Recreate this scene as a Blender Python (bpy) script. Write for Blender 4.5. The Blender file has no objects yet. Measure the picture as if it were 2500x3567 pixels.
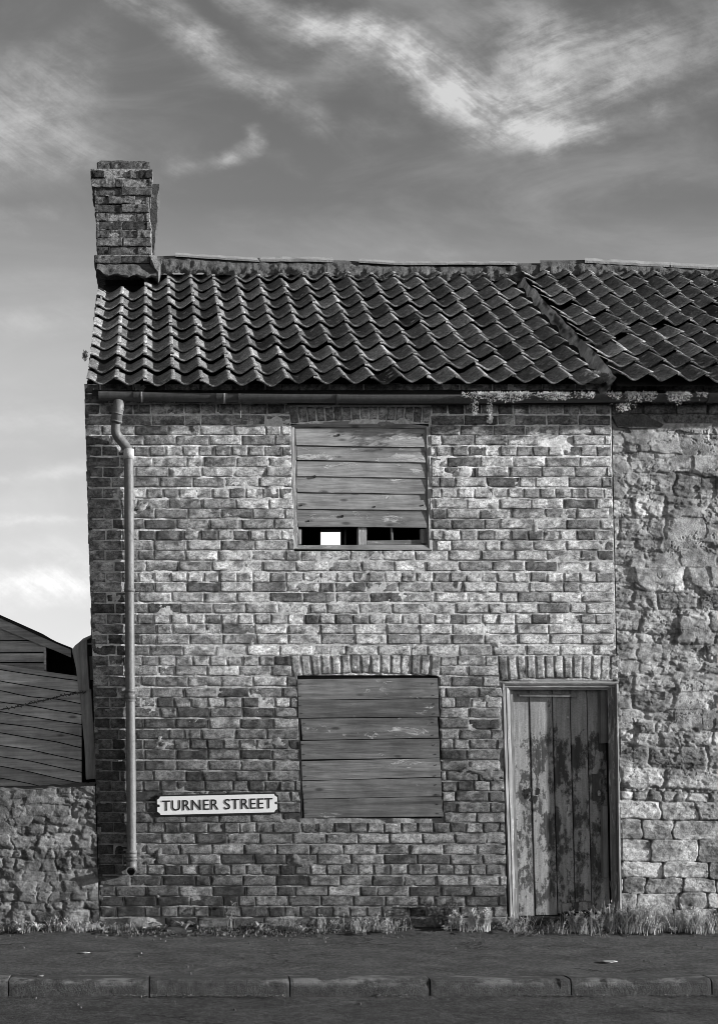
import bpy, bmesh, math, random
import numpy as np
from mathutils import Vector, Matrix
random.seed(7); rng = np.random.default_rng(7)
SC = bpy.context.scene; COL = SC.collection

# ------------------------------------------------------------------ camera, world, sun, exposure
S, D, PX0, PYH = 0.0022, 9.0, 600.0, 2570.0          # metres per photo pixel on the wall plane, distance, principal point
CX, CZ = (PX0-1250)*S, (3245-PYH)*S
cam = bpy.data.objects.new('camera', bpy.data.cameras.new('camera')); COL.objects.link(cam)
cam.location = (CX, -D, CZ); cam.rotation_euler = (math.pi/2, 0, 0)
cd = cam.data; cd.sensor_fit = 'VERTICAL'; cd.sensor_height = 36; cd.sensor_width = 36
cd.lens = D/S/3567*36; cd.shift_x = (1250-PX0)/3567; cd.shift_y = (PYH-1783.5)/3567
cd.clip_start = .1; cd.clip_end = 3000
SC.camera = cam
SUN = Vector((.436, -.105, .098)).normalized()
SC.view_settings.view_transform = 'Standard'; SC.view_settings.look = 'None'
SC.cycles.filter_width = .9; SC.view_settings.gamma = 1; SC.view_settings.exposure = 0.9
ld = bpy.data.lights.new('sun', 'SUN'); ld.energy = 5; ld.angle = math.radians(.6); ld.color = (1, 1, 1)
sun = bpy.data.objects.new('sun', ld); COL.objects.link(sun); sun.location = (12, -4, 9)
sun.rotation_euler = SUN.to_track_quat('Z', 'Y').to_euler()

class G:                                              # small node builder
    def __init__(s, tree): s.t = tree
    def node(s, typ, props=None, **ins):
        n = s.t.nodes.new(typ)
        for k, v in (props or {}).items(): setattr(n, k, v)
        for k, v in ins.items():
            k = int(k[1:]) if k[0] == 'i' and k[1:].isdigit() else k.replace('_', ' ')
            if isinstance(v, bpy.types.NodeSocket): s.t.links.new(v, n.inputs[k])
            else: n.inputs[k].default_value = v
        return n
    def m(s, op, a, b=0.0, c=None, clamp=False):
        n = s.node('ShaderNodeMath', {'operation': op, 'use_clamp': clamp}, i0=a, i1=b)
        if c is not None:
            if isinstance(c, bpy.types.NodeSocket): s.t.links.new(c, n.inputs[2])
            else: n.inputs[2].default_value = c
        return n.outputs[0]
    def v(s, op, a, b=(0, 0, 0), out=0):
        return s.node('ShaderNodeVectorMath', {'operation': op}, i0=a, i1=b).outputs[out]
    def noise(s, vec, scale, detail=4, rough=.6, dist=0.0, color=False):
        n = s.node('ShaderNodeTexNoise', Vector=vec, Scale=scale, Detail=detail, Roughness=rough, Distortion=dist)
        return n.outputs['Color' if color else 0]
    def mr(s, x, a, b, c=0.0, d=1.0, smooth=True):
        n = s.node('ShaderNodeMapRange', {'interpolation_type': 'SMOOTHSTEP' if smooth else 'LINEAR', 'clamp': True}, Value=x)
        for i, q in zip((1, 2, 3, 4), (a, b, c, d)):
            if isinstance(q, bpy.types.NodeSocket): s.t.links.new(q, n.inputs[i])
            else: n.inputs[i].default_value = q
        return n.outputs[0]
    def mix(s, f, a, b):
        n = s.node('ShaderNodeMix', {'data_type': 'FLOAT'})
        for i, q in zip((0, 2, 3), (f, a, b)):
            if isinstance(q, bpy.types.NodeSocket): s.t.links.new(q, n.inputs[i])
            else: n.inputs[i].default_value = q
        return n.outputs[0]

world = bpy.data.worlds.new('World'); SC.world = world; world.use_nodes = True
wt = world.node_tree; wt.nodes.clear(); g = G(wt)
sky = g.node('ShaderNodeTexSky', {'sky_type': 'NISHITA', 'sun_disc': False})
sky.sun_elevation = math.asin(SUN.z); sky.sun_rotation = math.atan2(SUN.x, SUN.y)
dirv = g.node('ShaderNodeTexCoord').outputs['Generated']
sep = g.node('ShaderNodeSeparateXYZ', Vector=dirv)
ay = g.m('ADD', g.m('ABSOLUTE', sep.outputs[1]), .12)
FP = D/S/1000
ey = g.m('MAXIMUM', g.m('ABSOLUTE', sep.outputs[1]), .18)
U = g.m('ADD', g.m('MULTIPLY', g.m('DIVIDE', sep.outputs[0], ey), FP), .6)      # sky coordinates: thousandths of a photo pixel
V = g.m('SUBTRACT', PYH/1000, g.m('MULTIPLY', g.m('DIVIDE', sep.outputs[2], ey), FP))
p0 = g.node('ShaderNodeCombineXYZ', X=U, Y=V).outputs[0]
wn = g.noise(g.v('MULTIPLY', p0, (1.8, 2.6, 1)), 1.0, 3, .5, color=True)
wv = g.v('MULTIPLY', g.v('SUBTRACT', wn, (.5, .5, .5)), (.22, .16, 0))
wn2 = g.noise(g.v('MULTIPLY', p0, (9, 15, 1)), 1.0, 4, .65, color=True)
wv2 = g.v('MULTIPLY', g.v('SUBTRACT', wn2, (.5, .5, .5)), (.05, .035, 0))
p = g.v('ADD', g.v('ADD', p0, wv), wv2)
SEG = [((.40, -.02), (.62, .14), .045, .34), ((.62, .14), (.84, .30), .045, .24),
       ((.50, -.05), (.72, .14), .05, .42), ((.72, .14), (.93, .31), .055, .45), ((.93, .31), (1.12, .44), .05, .26), ((1.12, .44), (1.3, .52), .05, .14),
       ((.80, -.05), (1.09, .085), .06, .40), ((1.09, .085), (1.25, .12), .06, .62), ((1.25, .12), (1.42, .21), .07, .80),
       ((1.42, .21), (1.56, .30), .07, .78), ((1.56, .30), (1.71, .39), .09, .80), ((1.71, .39), (1.90, .46), .075, .52), ((1.90, .46), (2.05, .435), .05, .72),
       ((1.71, .39), (1.88, .27), .15, .50), ((1.88, .27), (2.2, .16), .13, .38), ((2.2, .16), (2.55, .02), .11, .30),
       ((1.80, .40), (2.15, .30), .07, .35), ((2.15, .30), (2.55, .13), .06, .28), ((2.05, .44), (2.3, .37), .04, .26), ((2.3, .37), (2.6, .26), .05, .24),
       ((1.5, .16), (1.9, .14), .14, .28), ((1.75, .05), (2.05, .15), .07, .25), ((.88, .02), (1.15, .22), .09, .2), ((1.15, .22), (1.4, .33), .07, .14),
       ((.58, .57), (.78, .55), .035, .30), ((.78, .55), (.89, .51), .04, .36), ((.89, .51), (.875, .46), .035, .36), ((.9, .52), (1.08, .62), .03, .12),
       ((1.24, .42), (1.42, .46), .04, .16),
       ((-.2, .46), (.12, .44), .15, .24), ((-.1, .30), (.2, .33), .14, .16), ((-.05, .50), (.5, .52), .10, .16), ((-.1, .73), (.16, .74), .03, .22), ((-.05, .79), (.06, .79), .03, .2),
       ((.0, 1.12), (.3, 1.07), .05, .15), ((1.7, .67), (2.5, .60), .08, .14), ((1.5, .86), (2.4, .80), .05, .08), ((1.3, .87), (1.6, .85), .015, .12),
       ((-.1, 1.30), (.3, 1.32), .05, .10), ((-.1, 1.72), (.33, 1.76), .03, .12), ((-.1, 1.90), (.3, 1.93), .04, .25), ((-.1, .40), (.22, .36), .16, .3), ((.1, .28), (.3, .12), .10, .18), ((-.1, .62), (.3, .56), .08, .22), ((-.1, 1.16), (.32, 1.13), .05, .3), ((-.1, 1.42), (.3, 1.45), .04, .25), ((-.1, 1.66), (.3, 1.63), .03, .35), ((-.1, 2.05), (.3, 2.03), .06, .8), ((-.1, 1.80), (.3, 1.83), .02, .4), ((-.1, 1.52), (.3, 1.5), .03, .15), ((-.1, .95), (.35, .99), .06, .14)]
rough_edge = g.m('MULTIPLY', g.m('SUBTRACT', g.noise(g.v('MULTIPLY', p0, (7, 11, 1)), 1.0, 8, .7), .5), .085)
acc = None
for A, B, w, st in SEG:
    dx, dy = B[0]-A[0], B[1]-A[1]; L2 = dx*dx+dy*dy
    q = g.v('SUBTRACT', p, (A[0], A[1], 0))
    t = g.m('MULTIPLY', g.v('DOT_PRODUCT', q, (dx, dy, 0), out=1), 1/L2, clamp=True)
    sc_ = g.node('ShaderNodeVectorMath', {'operation': 'SCALE'}, i0=(dx, dy, 0)); wt.links.new(t, sc_.inputs['Scale'])
    dist = g.m('ADD', g.v('LENGTH', g.v('SUBTRACT', q, sc_.outputs[0]), out=1), rough_edge)
    r = g.mr(dist, -.01, w*1.75, st*.85, 0)
    acc = r if acc is None else g.m('SUBTRACT', g.m('ADD', acc, r), g.m('MULTIPLY', acc, r))
pf = g.v('ADD', p0, g.v('MULTIPLY', wv, (.6, .6, 0)))
def filament(a, lo, hi):                               # cirrus fibres combed along one direction
    ca, sa = math.cos(a), math.sin(a)
    q_ = g.node('ShaderNodeCombineXYZ', X=g.m('MULTIPLY', g.v('DOT_PRODUCT', p, (ca, sa, 0), out=1), lo), Y=g.m('MULTIPLY', g.v('DOT_PRODUCT', pf, (-sa, ca, 0), out=1), hi)).outputs[0]
    return g.noise(q_, 1.0, 8, .68, .15)
px_ = g.node('ShaderNodeSeparateXYZ', Vector=p).outputs[0]
iso = g.noise(g.v('MULTIPLY', pf, (4.5, 7, 1)), 1.0, 9, .68, .2)
fib = g.mix(g.mr(px_, 1.66, 1.86), filament(.60, 1.6, 22), filament(-.40, 1.6, 20))
fib = g.mix(.66, fib, iso)
fib2 = g.noise(g.v('MULTIPLY', p0, (1.1, 2.6, 1)), 1.0, 6, .6, .6)
acc = g.m('MULTIPLY', g.m('POWER', acc, 1.35), 1.25)
cl = g.m('MULTIPLY', acc, g.mr(fib, .36, .66, .28, 1.45))
veil = g.m('MULTIPLY', g.mr(fib2, .42, .75, 0, .22), 1.0)
cl = g.m('ADD', cl, veil)
ramp = g.node('ShaderNodeValToRGB', Fac=g.mr(V, -.5, 2.7, 0, 1, False))
cr = ramp.color_ramp
stops = [(-.5, .085), (0, .135), (.35, .150), (.7, .185), (.9, .26), (1.25, .39), (1.7, .46), (2.1, .60), (2.5, .68)]
for i, (v_, c_) in enumerate(stops):
    e = cr.elements[i] if i < 2 else cr.elements.new((v_+.5)/3.2)
    e.position = (v_+.5)/3.2; e.color = (c_, c_, c_, 1)
cr2 = sorted(cr.elements, key=lambda e: e.position)
lft = g.mr(U, 0, 1.1, 1.22, 1.0)                       # thin haze makes the sky paler towards the left
base = g.m('MULTIPLY', ramp.outputs[0], lft)
base = g.m('MULTIPLY', base, g.m('ADD', 1.0, g.m('MULTIPLY', g.mr(U, .42, .8, 0, 1.1), g.mr(V, 1.25, 1.7))))   # low sky boosted behind the house, added to whiten the rear opening
redn = g.node('ShaderNodeSeparateColor', Color=sky.outputs[0]).outputs[0]
clamped = g.m('MINIMUM', cl, 1.0)
col = g.mix(clamped, base, .62)
col = g.mix(g.mr(V, 1.0, 1.6), col, g.m('ADD', base, g.m('MULTIPLY', clamped, .36)))
col = g.m('ADD', col, g.m('MULTIPLY', redn, .0006))
# overhead and behind the camera: the same clear sky, a little brighter towards the sun, the low boost mirrored
bg = g.node('ShaderNodeBackground', Color=col, Strength=.57)
wt.links.new(bg.outputs[0], g.node('ShaderNodeOutputWorld').inputs[0])

# ------------------------------------------------------------------ helpers
def P(px, py, d=0.0):                                  # photo pixel + depth behind the wall plane -> point
    k = (D+d)/D*S
    return np.array((CX+(px-PX0)*k, d, CZ+(PYH-py)*k))
def PA(px, py, d):
    px, py, d = np.broadcast_arrays(np.asarray(px, float), np.asarray(py, float), np.asarray(d, float))
    k = (D+d)/D*S
    return np.stack((CX+(px-PX0)*k, d, CZ+(PYH-py)*k), -1)
def lean(u): return .030-.005*(np.asarray(u, float)-350)/1000
def WX(u, v): return u-lean(u)*(3245-np.asarray(v, float))

def _h(ix, iy, seed):
    n = (ix.astype(np.int64)*374761393+iy.astype(np.int64)*668265263+seed*974634777) & 0xffffffff
    n = ((n ^ (n >> 13))*1274126177) & 0xffffffff
    return ((n ^ (n >> 16)) & 0xffff)/65535.0
def vn(x, y, seed=0):
    x = np.asarray(x, float); y = np.asarray(y, float)
    ix = np.floor(x); iy = np.floor(y); fx = x-ix; fy = y-iy
    fx = fx*fx*(3-2*fx); fy = fy*fy*(3-2*fy)
    a, b = _h(ix, iy, seed), _h(ix+1, iy, seed); c, d = _h(ix, iy+1, seed), _h(ix+1, iy+1, seed)
    return (a*(1-fx)+b*fx)*(1-fy)+(c*(1-fx)+d*fx)*fy
def fbm(x, y, seed=0, octv=4, gain=.5):
    s = 0; a = 1; n = 0
    for o in range(octv):
        s = s+a*vn(np.asarray(x)*2**o+o*17.3, np.asarray(y)*2**o-o*9.1, seed+o); n += a; a *= gain
    return s/n
def sstep(a, b, x):
    t = np.clip((x-a)/(b-a), 0, 1); return t*t*(3-2*t)

ORG = {}
def tag(o, label=None, cat=None, group=None, kind=None):
    if label: o['label'] = label
    if cat: o['category'] = cat
    if group: o['group'] = group
    if kind: o['kind'] = kind
    return o
def thing(name, label, cat, loc, group=None):
    o = bpy.data.objects.new(name, None); COL.objects.link(o); o.location = loc
    o.empty_display_size = .2
    return tag(o, label, cat, group)
def origin(o):
    v = Vector((0, 0, 0))
    while o is not None: v = v+Vector(o.location); o = o.parent
    return v
def mesh(name, verts, faces, mats, parent=None, attrs=None, smooth=False, midx=None, loc=None):
    me = bpy.data.meshes.new(name)
    verts = np.asarray(verts, float).reshape(-1, 3)
    org = np.array(origin(parent)) if parent is not None else np.zeros(3)
    if loc is not None: org = org+np.array(loc)
    verts = verts-org
    if isinstance(faces, np.ndarray):
        nf, k = faces.shape
        me.vertices.add(len(verts)); me.vertices.foreach_set('co', verts.ravel())
        me.loops.add(nf*k); me.loops.foreach_set('vertex_index', faces.astype(np.int32).ravel())
        me.polygons.add(nf); me.polygons.foreach_set('loop_start', np.arange(nf, dtype=np.int32)*k)
        me.update(calc_edges=True)
    else:
        me.from_pydata([tuple(v) for v in verts], [], [tuple(f) for f in faces]); me.update()
    for m_ in (mats if isinstance(mats, (list, tuple)) else [mats]): me.materials.append(m_)
    if midx is not None: me.polygons.foreach_set('material_index', np.asarray(midx, np.int32))
    if smooth: me.polygons.foreach_set('use_smooth', np.ones(len(me.polygons), bool))
    for k, a in (attrs or {}).items():
        at = me.attributes.new(k, 'FLOAT', 'POINT'); at.data.foreach_set('value', np.asarray(a, np.float32).ravel())
    me.validate(); me.update()
    o = bpy.data.objects.new(name, me); COL.objects.link(o)
    if parent is not None: o.parent = parent
    if loc is not None: o.location = loc
    return o
class MB:                                              # collects pieces that belong to one mesh
    def __init__(s): s.v = []; s.f = []; s.n = 0; s.a = {}
    def add(s, v, f, **attrs):
        v = np.asarray(v, float).reshape(-1, 3)
        s.v.append(v); s.f.extend([tuple(int(i)+s.n for i in q) for q in f])
        for k, val in attrs.items(): s.a.setdefault(k, []).append(np.broadcast_to(np.asarray(val, float), (len(v),)))
        s.n += len(v); return s
    def build(s, name, mats, parent=None, smooth=False, loc=None):
        at = {k: np.concatenate(x) for k, x in s.a.items()}
        return mesh(name, np.concatenate(s.v), s.f, mats, parent, at or None, smooth, loc=loc)
def gridf(ny, nx, off=0):
    i = np.arange(ny-1)[:, None]*nx+np.arange(nx-1)[None]
    return np.stack((i, i+1, i+nx+1, i+nx), -1).reshape(-1, 4)[:, ::-1]+off
def prism(front, back):                                # two matching point loops -> closed solid
    n = len(front)
    f = [tuple(range(n)), tuple(range(2*n-1, n-1, -1))]
    f += [(i, n+i, n+(i+1) % n, (i+1) % n) for i in range(n)]
    return np.concatenate((front, back)), f
def slab(pts, d, th):                                  # polygon in photo pixels (clockwise as seen), depth(s), thickness
    ds = d if isinstance(d, (list, tuple)) else [d]*len(pts)
    fr = np.array([P(x, y, q) for (x, y), q in zip(pts, ds)])[::-1]
    bk = fr+np.array((0, th, 0))
    return prism(fr, bk)
def bevel(o, w=.004, seg=2):
    bm = bmesh.new(); bm.from_mesh(o.data)
    bmesh.ops.recalc_face_normals(bm, faces=bm.faces[:])
    bmesh.ops.bevel(bm, geom=bm.edges[:], offset=w, segments=seg, affect='EDGES', profile=.6)
    bm.to_mesh(o.data); bm.free(); return o
def fixn(o):
    bm = bmesh.new(); bm.from_mesh(o.data); bmesh.ops.recalc_face_normals(bm, faces=bm.faces[:]); bm.to_mesh(o.data); bm.free(); return o
def rslab(pts, d, th, sub=0, amp=.0, seed=0):          # a board: subdivided front edge so it can bow and chip
    if not sub: return slab(pts, d, th)
    (x0, y0), (x1, y1), (x2, y2), (x3, y3) = pts       # tl tr br bl
    ds = d if isinstance(d, (list, tuple)) else [d]*4
    P_, Q_, E_, H_ = [], [], [], []
    for i in range(sub+1):
        t = i/sub; j = (fbm(t*5, seed*3.1, seed)-.5)*amp; k = (fbm(t*5+40, seed*3.1, seed)-.5)*amp
        P_.append((x0+(x1-x0)*t, y0+(y1-y0)*t+j)); E_.append(ds[0]+(ds[1]-ds[0])*t)
        Q_.append((x3+(x2-x3)*t, y3+(y2-y3)*t+k)); H_.append(ds[3]+(ds[2]-ds[3])*t)
    return slab(P_+Q_[::-1], E_+H_[::-1], th)
def box(a, b):
    (x0, y0, z0), (x1, y1, z1) = a, b
    return prism(np.array([(x0, y0, z0), (x1, y0, z0), (x1, y0, z1), (x0, y0, z1)]), np.array([(x0, y1, z0), (x1, y1, z0), (x1, y1, z1), (x0, y1, z1)]))
def tube(path, rad, seg=20, cap=True):
    path = [Vector(p_) for p_ in path]; n = len(path)
    rad = rad if isinstance(rad, (list, tuple)) else [rad]*n
    V_, F_ = [], []; up = None
    for i, p_ in enumerate(path):
        t = (path[min(i+1, n-1)]-path[max(i-1, 0)]).normalized()
        if up is None: up = t.orthogonal().normalized()
        up = (up-t*up.dot(t)).normalized(); b = t.cross(up)
        for k in range(seg):
            a = 2*math.pi*k/seg; V_.append(p_+(up*math.cos(a)+b*math.sin(a))*rad[i])
    for i in range(n-1):
        for k in range(seg):
            F_.append((i*seg+k, i*seg+(k+1) % seg, (i+1)*seg+(k+1) % seg, (i+1)*seg+k))
    if cap: F_ += [tuple(range(seg-1, -1, -1)), tuple((n-1)*seg+k for k in range(seg))]
    return np.array([tuple(q) for q in V_]), F_

# ------------------------------------------------------------------ materials (all neutral greys: the photograph is black and white)
def new_mat(name):
    m_ = bpy.data.materials.new(name); m_.use_nodes = True
    t = m_.node_tree; t.nodes.clear(); g_ = G(t)
    return m_, g_, g_.node('ShaderNodeTexCoord').outputs['Object']
def finish(g_, colour, rough=.9, height=None, dist=.004, strength=1.0, spec=.3, rs=None):
    ins = dict(Base_Color=colour, Roughness=rough)
    pb = g_.node('ShaderNodeBsdfPrincipled', **ins); pb.inputs['Specular IOR Level'].default_value = spec
    if height is not None:
        b = g_.node('ShaderNodeBump', Strength=strength, Distance=dist, Height=height)
        g_.t.links.new(b.outputs[0], pb.inputs['Normal'])
    g_.t.links.new(pb.outputs[0], g_.node('ShaderNodeOutputMaterial').inputs[0])
def attr(g_, n): return g_.node('ShaderNodeAttribute', {'attribute_name': n}).outputs['Fac']

def m_brick():
    m_, g_, c = new_mat('brick')
    tone = attr(g_, 'tone')
    n1 = g_.noise(c, 26, 5, .65); n2 = g_.noise(c, 120, 4, .7); n3 = g_.noise(c, 9, 5, .7, .5)
    n4 = g_.noise(g_.v('MULTIPLY', c, (1, 1, 1.3)), 42, 6, .78, .2)
    a = g_.m('MULTIPLY', tone, g_.mr(n4, .37, .61, .38, 1.42, False))
    a = g_.m('MULTIPLY', a, g_.mr(n1, .34, .66, .72, 1.25, False))
    a = g_.m('MULTIPLY', a, g_.mr(n2, .25, .75, .78, 1.22, False))
    pits = g_.mr(g_.noise(c, 75, 3, .6), .34, .27, 0, .75)
    a = g_.mix(pits, a, .045)
    soot = g_.mr(n3, .56, .70, 0, .6)
    a = g_.m('MULTIPLY', a, g_.m('SUBTRACT', 1.0, soot))
    lime = g_.mr(g_.noise(c, 17, 6, .75, .3), .64, .72, 0, .5)
    a = g_.mix(lime, a, g_.m('ADD', g_.m('MULTIPLY', tone, .6), .26))
    h = g_.m('ADD', g_.m('MULTIPLY', n1, .6), g_.m('MULTIPLY', n2, .5))
    h = g_.m('SUBTRACT', g_.m('ADD', h, g_.m('MULTIPLY', n4, .8)), g_.m('MULTIPLY', pits, .5))
    finish(g_, a, .92, h, .009, 1); return m_
def m_mortar():
    m_, g_, c = new_mat('mortar')
    tone = attr(g_, 'tone')
    n1 = g_.noise(c, 40, 5, .7); n2 = g_.noise(c, 7, 4, .7)
    a = g_.m('MULTIPLY', tone, g_.mr(n1, .3, .7, .6, 1.35, False))
    a = g_.mix(g_.mr(n2, .55, .68, 0, .75), a, .06)
    finish(g_, a, .95, n1, .01); return m_
def m_stone():
    m_, g_, c = new_mat('rubble_stone')
    tone = attr(g_, 'tone')
    n1 = g_.noise(c, 22, 6, .7, .3); n2 = g_.noise(c, 110, 4, .7)
    a = g_.m('MULTIPLY', tone, g_.mr(n1, .3, .72, .6, 1.4, False))
    a = g_.m('MULTIPLY', a, g_.mr(n2, .25, .75, .75, 1.25, False))
    lich = g_.mr(g_.noise(c, 12, 6, .75), .61, .7, 0, .5)
    a = g_.mix(lich, a, .42)
    a = g_.mix(g_.mr(g_.noise(c, 5, 5, .7, .4), .58, .72, 0, .55), a, .07)
    h = g_.m('ADD', g_.m('MULTIPLY', n1, .7), g_.m('MULTIPLY', n2, .4))
    finish(g_, a, .95, h, .009); return m_
def m_tile():
    m_, g_, c = new_mat('clay_pantile')
    tone = attr(g_, 'tone')
    n1 = g_.noise(c, 18, 5, .65); n2 = g_.noise(c, 90, 4, .65)
    a = g_.m('MULTIPLY', tone, g_.mr(n1, .3, .7, .6, 1.4, False))
    a = g_.m('MULTIPLY', a, g_.mr(n2, .3, .7, .55, 1.5, False))
    n5 = g_.noise(c, 45, 5, .75)
    a = g_.m('MULTIPLY', a, g_.mr(n5, .35, .65, .55, 1.45, False))
    lich = g_.mr(g_.noise(c, 21, 5, .72, .2), .585, .635, 0, .9)
    lich = g_.m('MULTIPLY', lich, g_.mr(g_.noise(c, 2.2, 3), .36, .56))
    vo = g_.node('ShaderNodeTexVoronoi', {'feature': 'F1'}, Vector=g_.v('ADD', c, g_.v('MULTIPLY', g_.noise(c, 40, 3, .6, color=True), (.02, .02, .02))), Scale=13.0)
    rc = g_.node('ShaderNodeSeparateColor', Color=vo.outputs['Color']).outputs[0]
    lich = g_.m('MAXIMUM', lich, g_.m('MULTIPLY', g_.mr(vo.outputs['Distance'], .30, .22), g_.mr(rc, .74, .80, 0, .85)))
    a = g_.mix(lich, a, .36)
    moss = g_.mr(g_.noise(c, 3.5, 6, .75), .55, .68, 0, .6)
    a = g_.mix(moss, a, .05)
    h = g_.m('ADD', n1, g_.m('MULTIPLY', lich, .6))
    finish(g_, a, g_.mix(moss, .8, .95), g_.m('ADD', h, g_.m('MULTIPLY', n2, .4)), .010, spec=.2); return m_
def m_wood(name, c0, c1, axis='x', paint=None, peel=(.48, .56), stretch=14, crack=.5):
    m_, g_, c = new_mat(name)
    oi = g_.node('ShaderNodeObjectInfo').outputs['Random']
    sv = {'x': (1.6, 20, 26), 'z': (26, 20, 1.6)}[axis]
    cc = g_.v('ADD', c, g_.node('ShaderNodeCombineXYZ', X=g_.m('MULTIPLY', oi, 7), Y=0., Z=g_.m('MULTIPLY', oi, 3)).outputs[0])
    st = g_.v('MULTIPLY', cc, sv)
    n1 = g_.noise(st, 1.6, 6, .7, .4); n2 = g_.noise(st, 6, 4, .7, .2)
    n3 = g_.noise(cc, 5, 4, .6)
    a = g_.mr(n1, .3, .7, c0, c1, False)
    a = g_.m('MULTIPLY', a, g_.mr(n3, .3, .7, .75, 1.25, False))
    a = g_.m('MULTIPLY', a, g_.mr(oi, 0, 1, .72, 1.25, False))
    crk = g_.mr(n2, .34, .24, 0, crack)
    a = g_.mix(crk, a, .02)
    kn = g_.node('ShaderNodeTexVoronoi', {'feature': 'F1'}, Vector=g_.v('MULTIPLY', cc, (3.2, 6, 9) if axis == 'x' else (9, 6, 3.2)), Scale=1.0, Randomness=1.0).outputs['Distance']
    a = g_.mix(g_.mr(kn, .16, .05, 0, .75), a, c0*.3)
    a = g_.m('MULTIPLY', a, g_.mr(g_.noise(st, .55, 4, .7), .3, .7, .65, 1.3, False))
    h = g_.m('SUBTRACT', g_.m('ADD', n1, g_.m('MULTIPLY', n2, .5)), crk)
    if paint is not None:
        pv = {'x': (2.5, 7, 9), 'z': (30, 14, 4.0)}[axis]
        pn = g_.noise(g_.v('MULTIPLY', cc, pv), 1.5, 7, .75, .4)
        big = g_.noise(cc, 2.4, 3, .5)
        k = g_.m('ADD', pn, g_.m('MULTIPLY', g_.m('SUBTRACT', big, .5), .35))
        msk = g_.mr(k, peel[0], peel[1])
        pc = g_.m('MULTIPLY', paint, g_.mr(g_.noise(cc, 30, 4, .7), .3, .7, .8, 1.15, False))
        a = g_.mix(msk, a, pc); h = g_.m('ADD', h, g_.m('MULTIPLY', msk, 1.0))
    finish(g_, a, .85, h, .004, .9); return m_
def m_door():
    m_, g_, c = new_mat('peeling_door_paint')
    oi = g_.node('ShaderNodeObjectInfo').outputs['Random']
    cc = g_.v('ADD', c, g_.node('ShaderNodeCombineXYZ', X=g_.m('MULTIPLY', oi, 9), Y=0., Z=g_.m('MULTIPLY', oi, 5)).outputs[0])
    st = g_.noise(g_.v('MULTIPLY', cc, (60, 30, 3.0)), 1.0, 6, .7, .3)
    wood = g_.mr(st, .3, .7, .025, .085, False)
    fine = g_.noise(g_.v('MULTIPLY', cc, (1, 1, .55)), 30, 9, .72, .2)          # individual flakes
    mid = g_.noise(g_.v('MULTIPLY', cc, (1, 1, .40)), 8.5, 5, .6, .3)           # areas that have let go
    z_ = g_.node('ShaderNodeSeparateXYZ', Vector=c).outputs[2]
    keep = g_.mr(z_, 1.30, 1.62, 0, .16)                                       # sheltered top keeps its coat
    k = g_.m('ADD', g_.m('ADD', g_.m('MULTIPLY', fine, .50), g_.m('MULTIPLY', mid, .62)), keep)
    paintm = g_.mr(k, .545, .575)
    under = g_.mr(k, .515, .540)
    pc = g_.m('MULTIPLY', .30, g_.mr(g_.noise(g_.v('MULTIPLY', cc, (14, 14, 1.6)), 1.6, 6, .7), .3, .7, .55, 1.3, False))
    pc = g_.m('MULTIPLY', pc, g_.mr(g_.noise(cc, 90, 4, .7), .3, .7, .75, 1.2, False))
    a = g_.mix(under, wood, g_.m('MULTIPLY', pc, .5)); a = g_.mix(paintm, a, pc)
    finish(g_, a, .8, g_.m('ADD', g_.m('MULTIPLY', paintm, 1.0), g_.m('MULTIPLY', st, .6)), .004, .9); return m_
def m_metal(name, base, spots=.5, rough=.55, streak=True):
    m_, g_, c = new_mat(name)
    n1 = g_.noise(g_.v('MULTIPLY', c, (6, 6, 1.4)), 4, 6, .7, .3); n2 = g_.noise(c, 55, 4, .7)
    a = g_.m('MULTIPLY', base, g_.mr(n1, .3, .7, .7, 1.25, False))
    a = g_.m('MULTIPLY', a, g_.mr(n2, .3, .7, .85, 1.15, False))
    rust = g_.mr(g_.noise(c, 13, 6, .75, .4), .56, .64, 0, spots)
    a = g_.mix(rust, a, .05)
    finish(g_, a, rough, g_.m('ADD', n2, g_.m('MULTIPLY', rust, -.7)), .002, spec=.4); return m_
def m_plain(name, base, var=.3, scale=20, rough=.9, bump=.006, dark=0., spec=.3):
    m_, g_, c = new_mat(name)
    n1 = g_.noise(c, scale, 6, .7); n2 = g_.noise(c, scale*6, 3, .7)
    a = g_.m('MULTIPLY', base, g_.mr(n1, .28, .72, 1-var, 1+var, False))
    a = g_.m('MULTIPLY', a, g_.mr(n2, .28, .72, 1-var*.6, 1+var*.6, False))
    if dark: a = g_.mix(g_.mr(g_.noise(c, scale*.3, 5, .7, .3), .54, .68, 0, dark), a, base*.3)
    finish(g_, a, rough, g_.m('ADD', n1, g_.m('MULTIPLY', n2, .5)), bump, spec=spec); return m_
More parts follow.
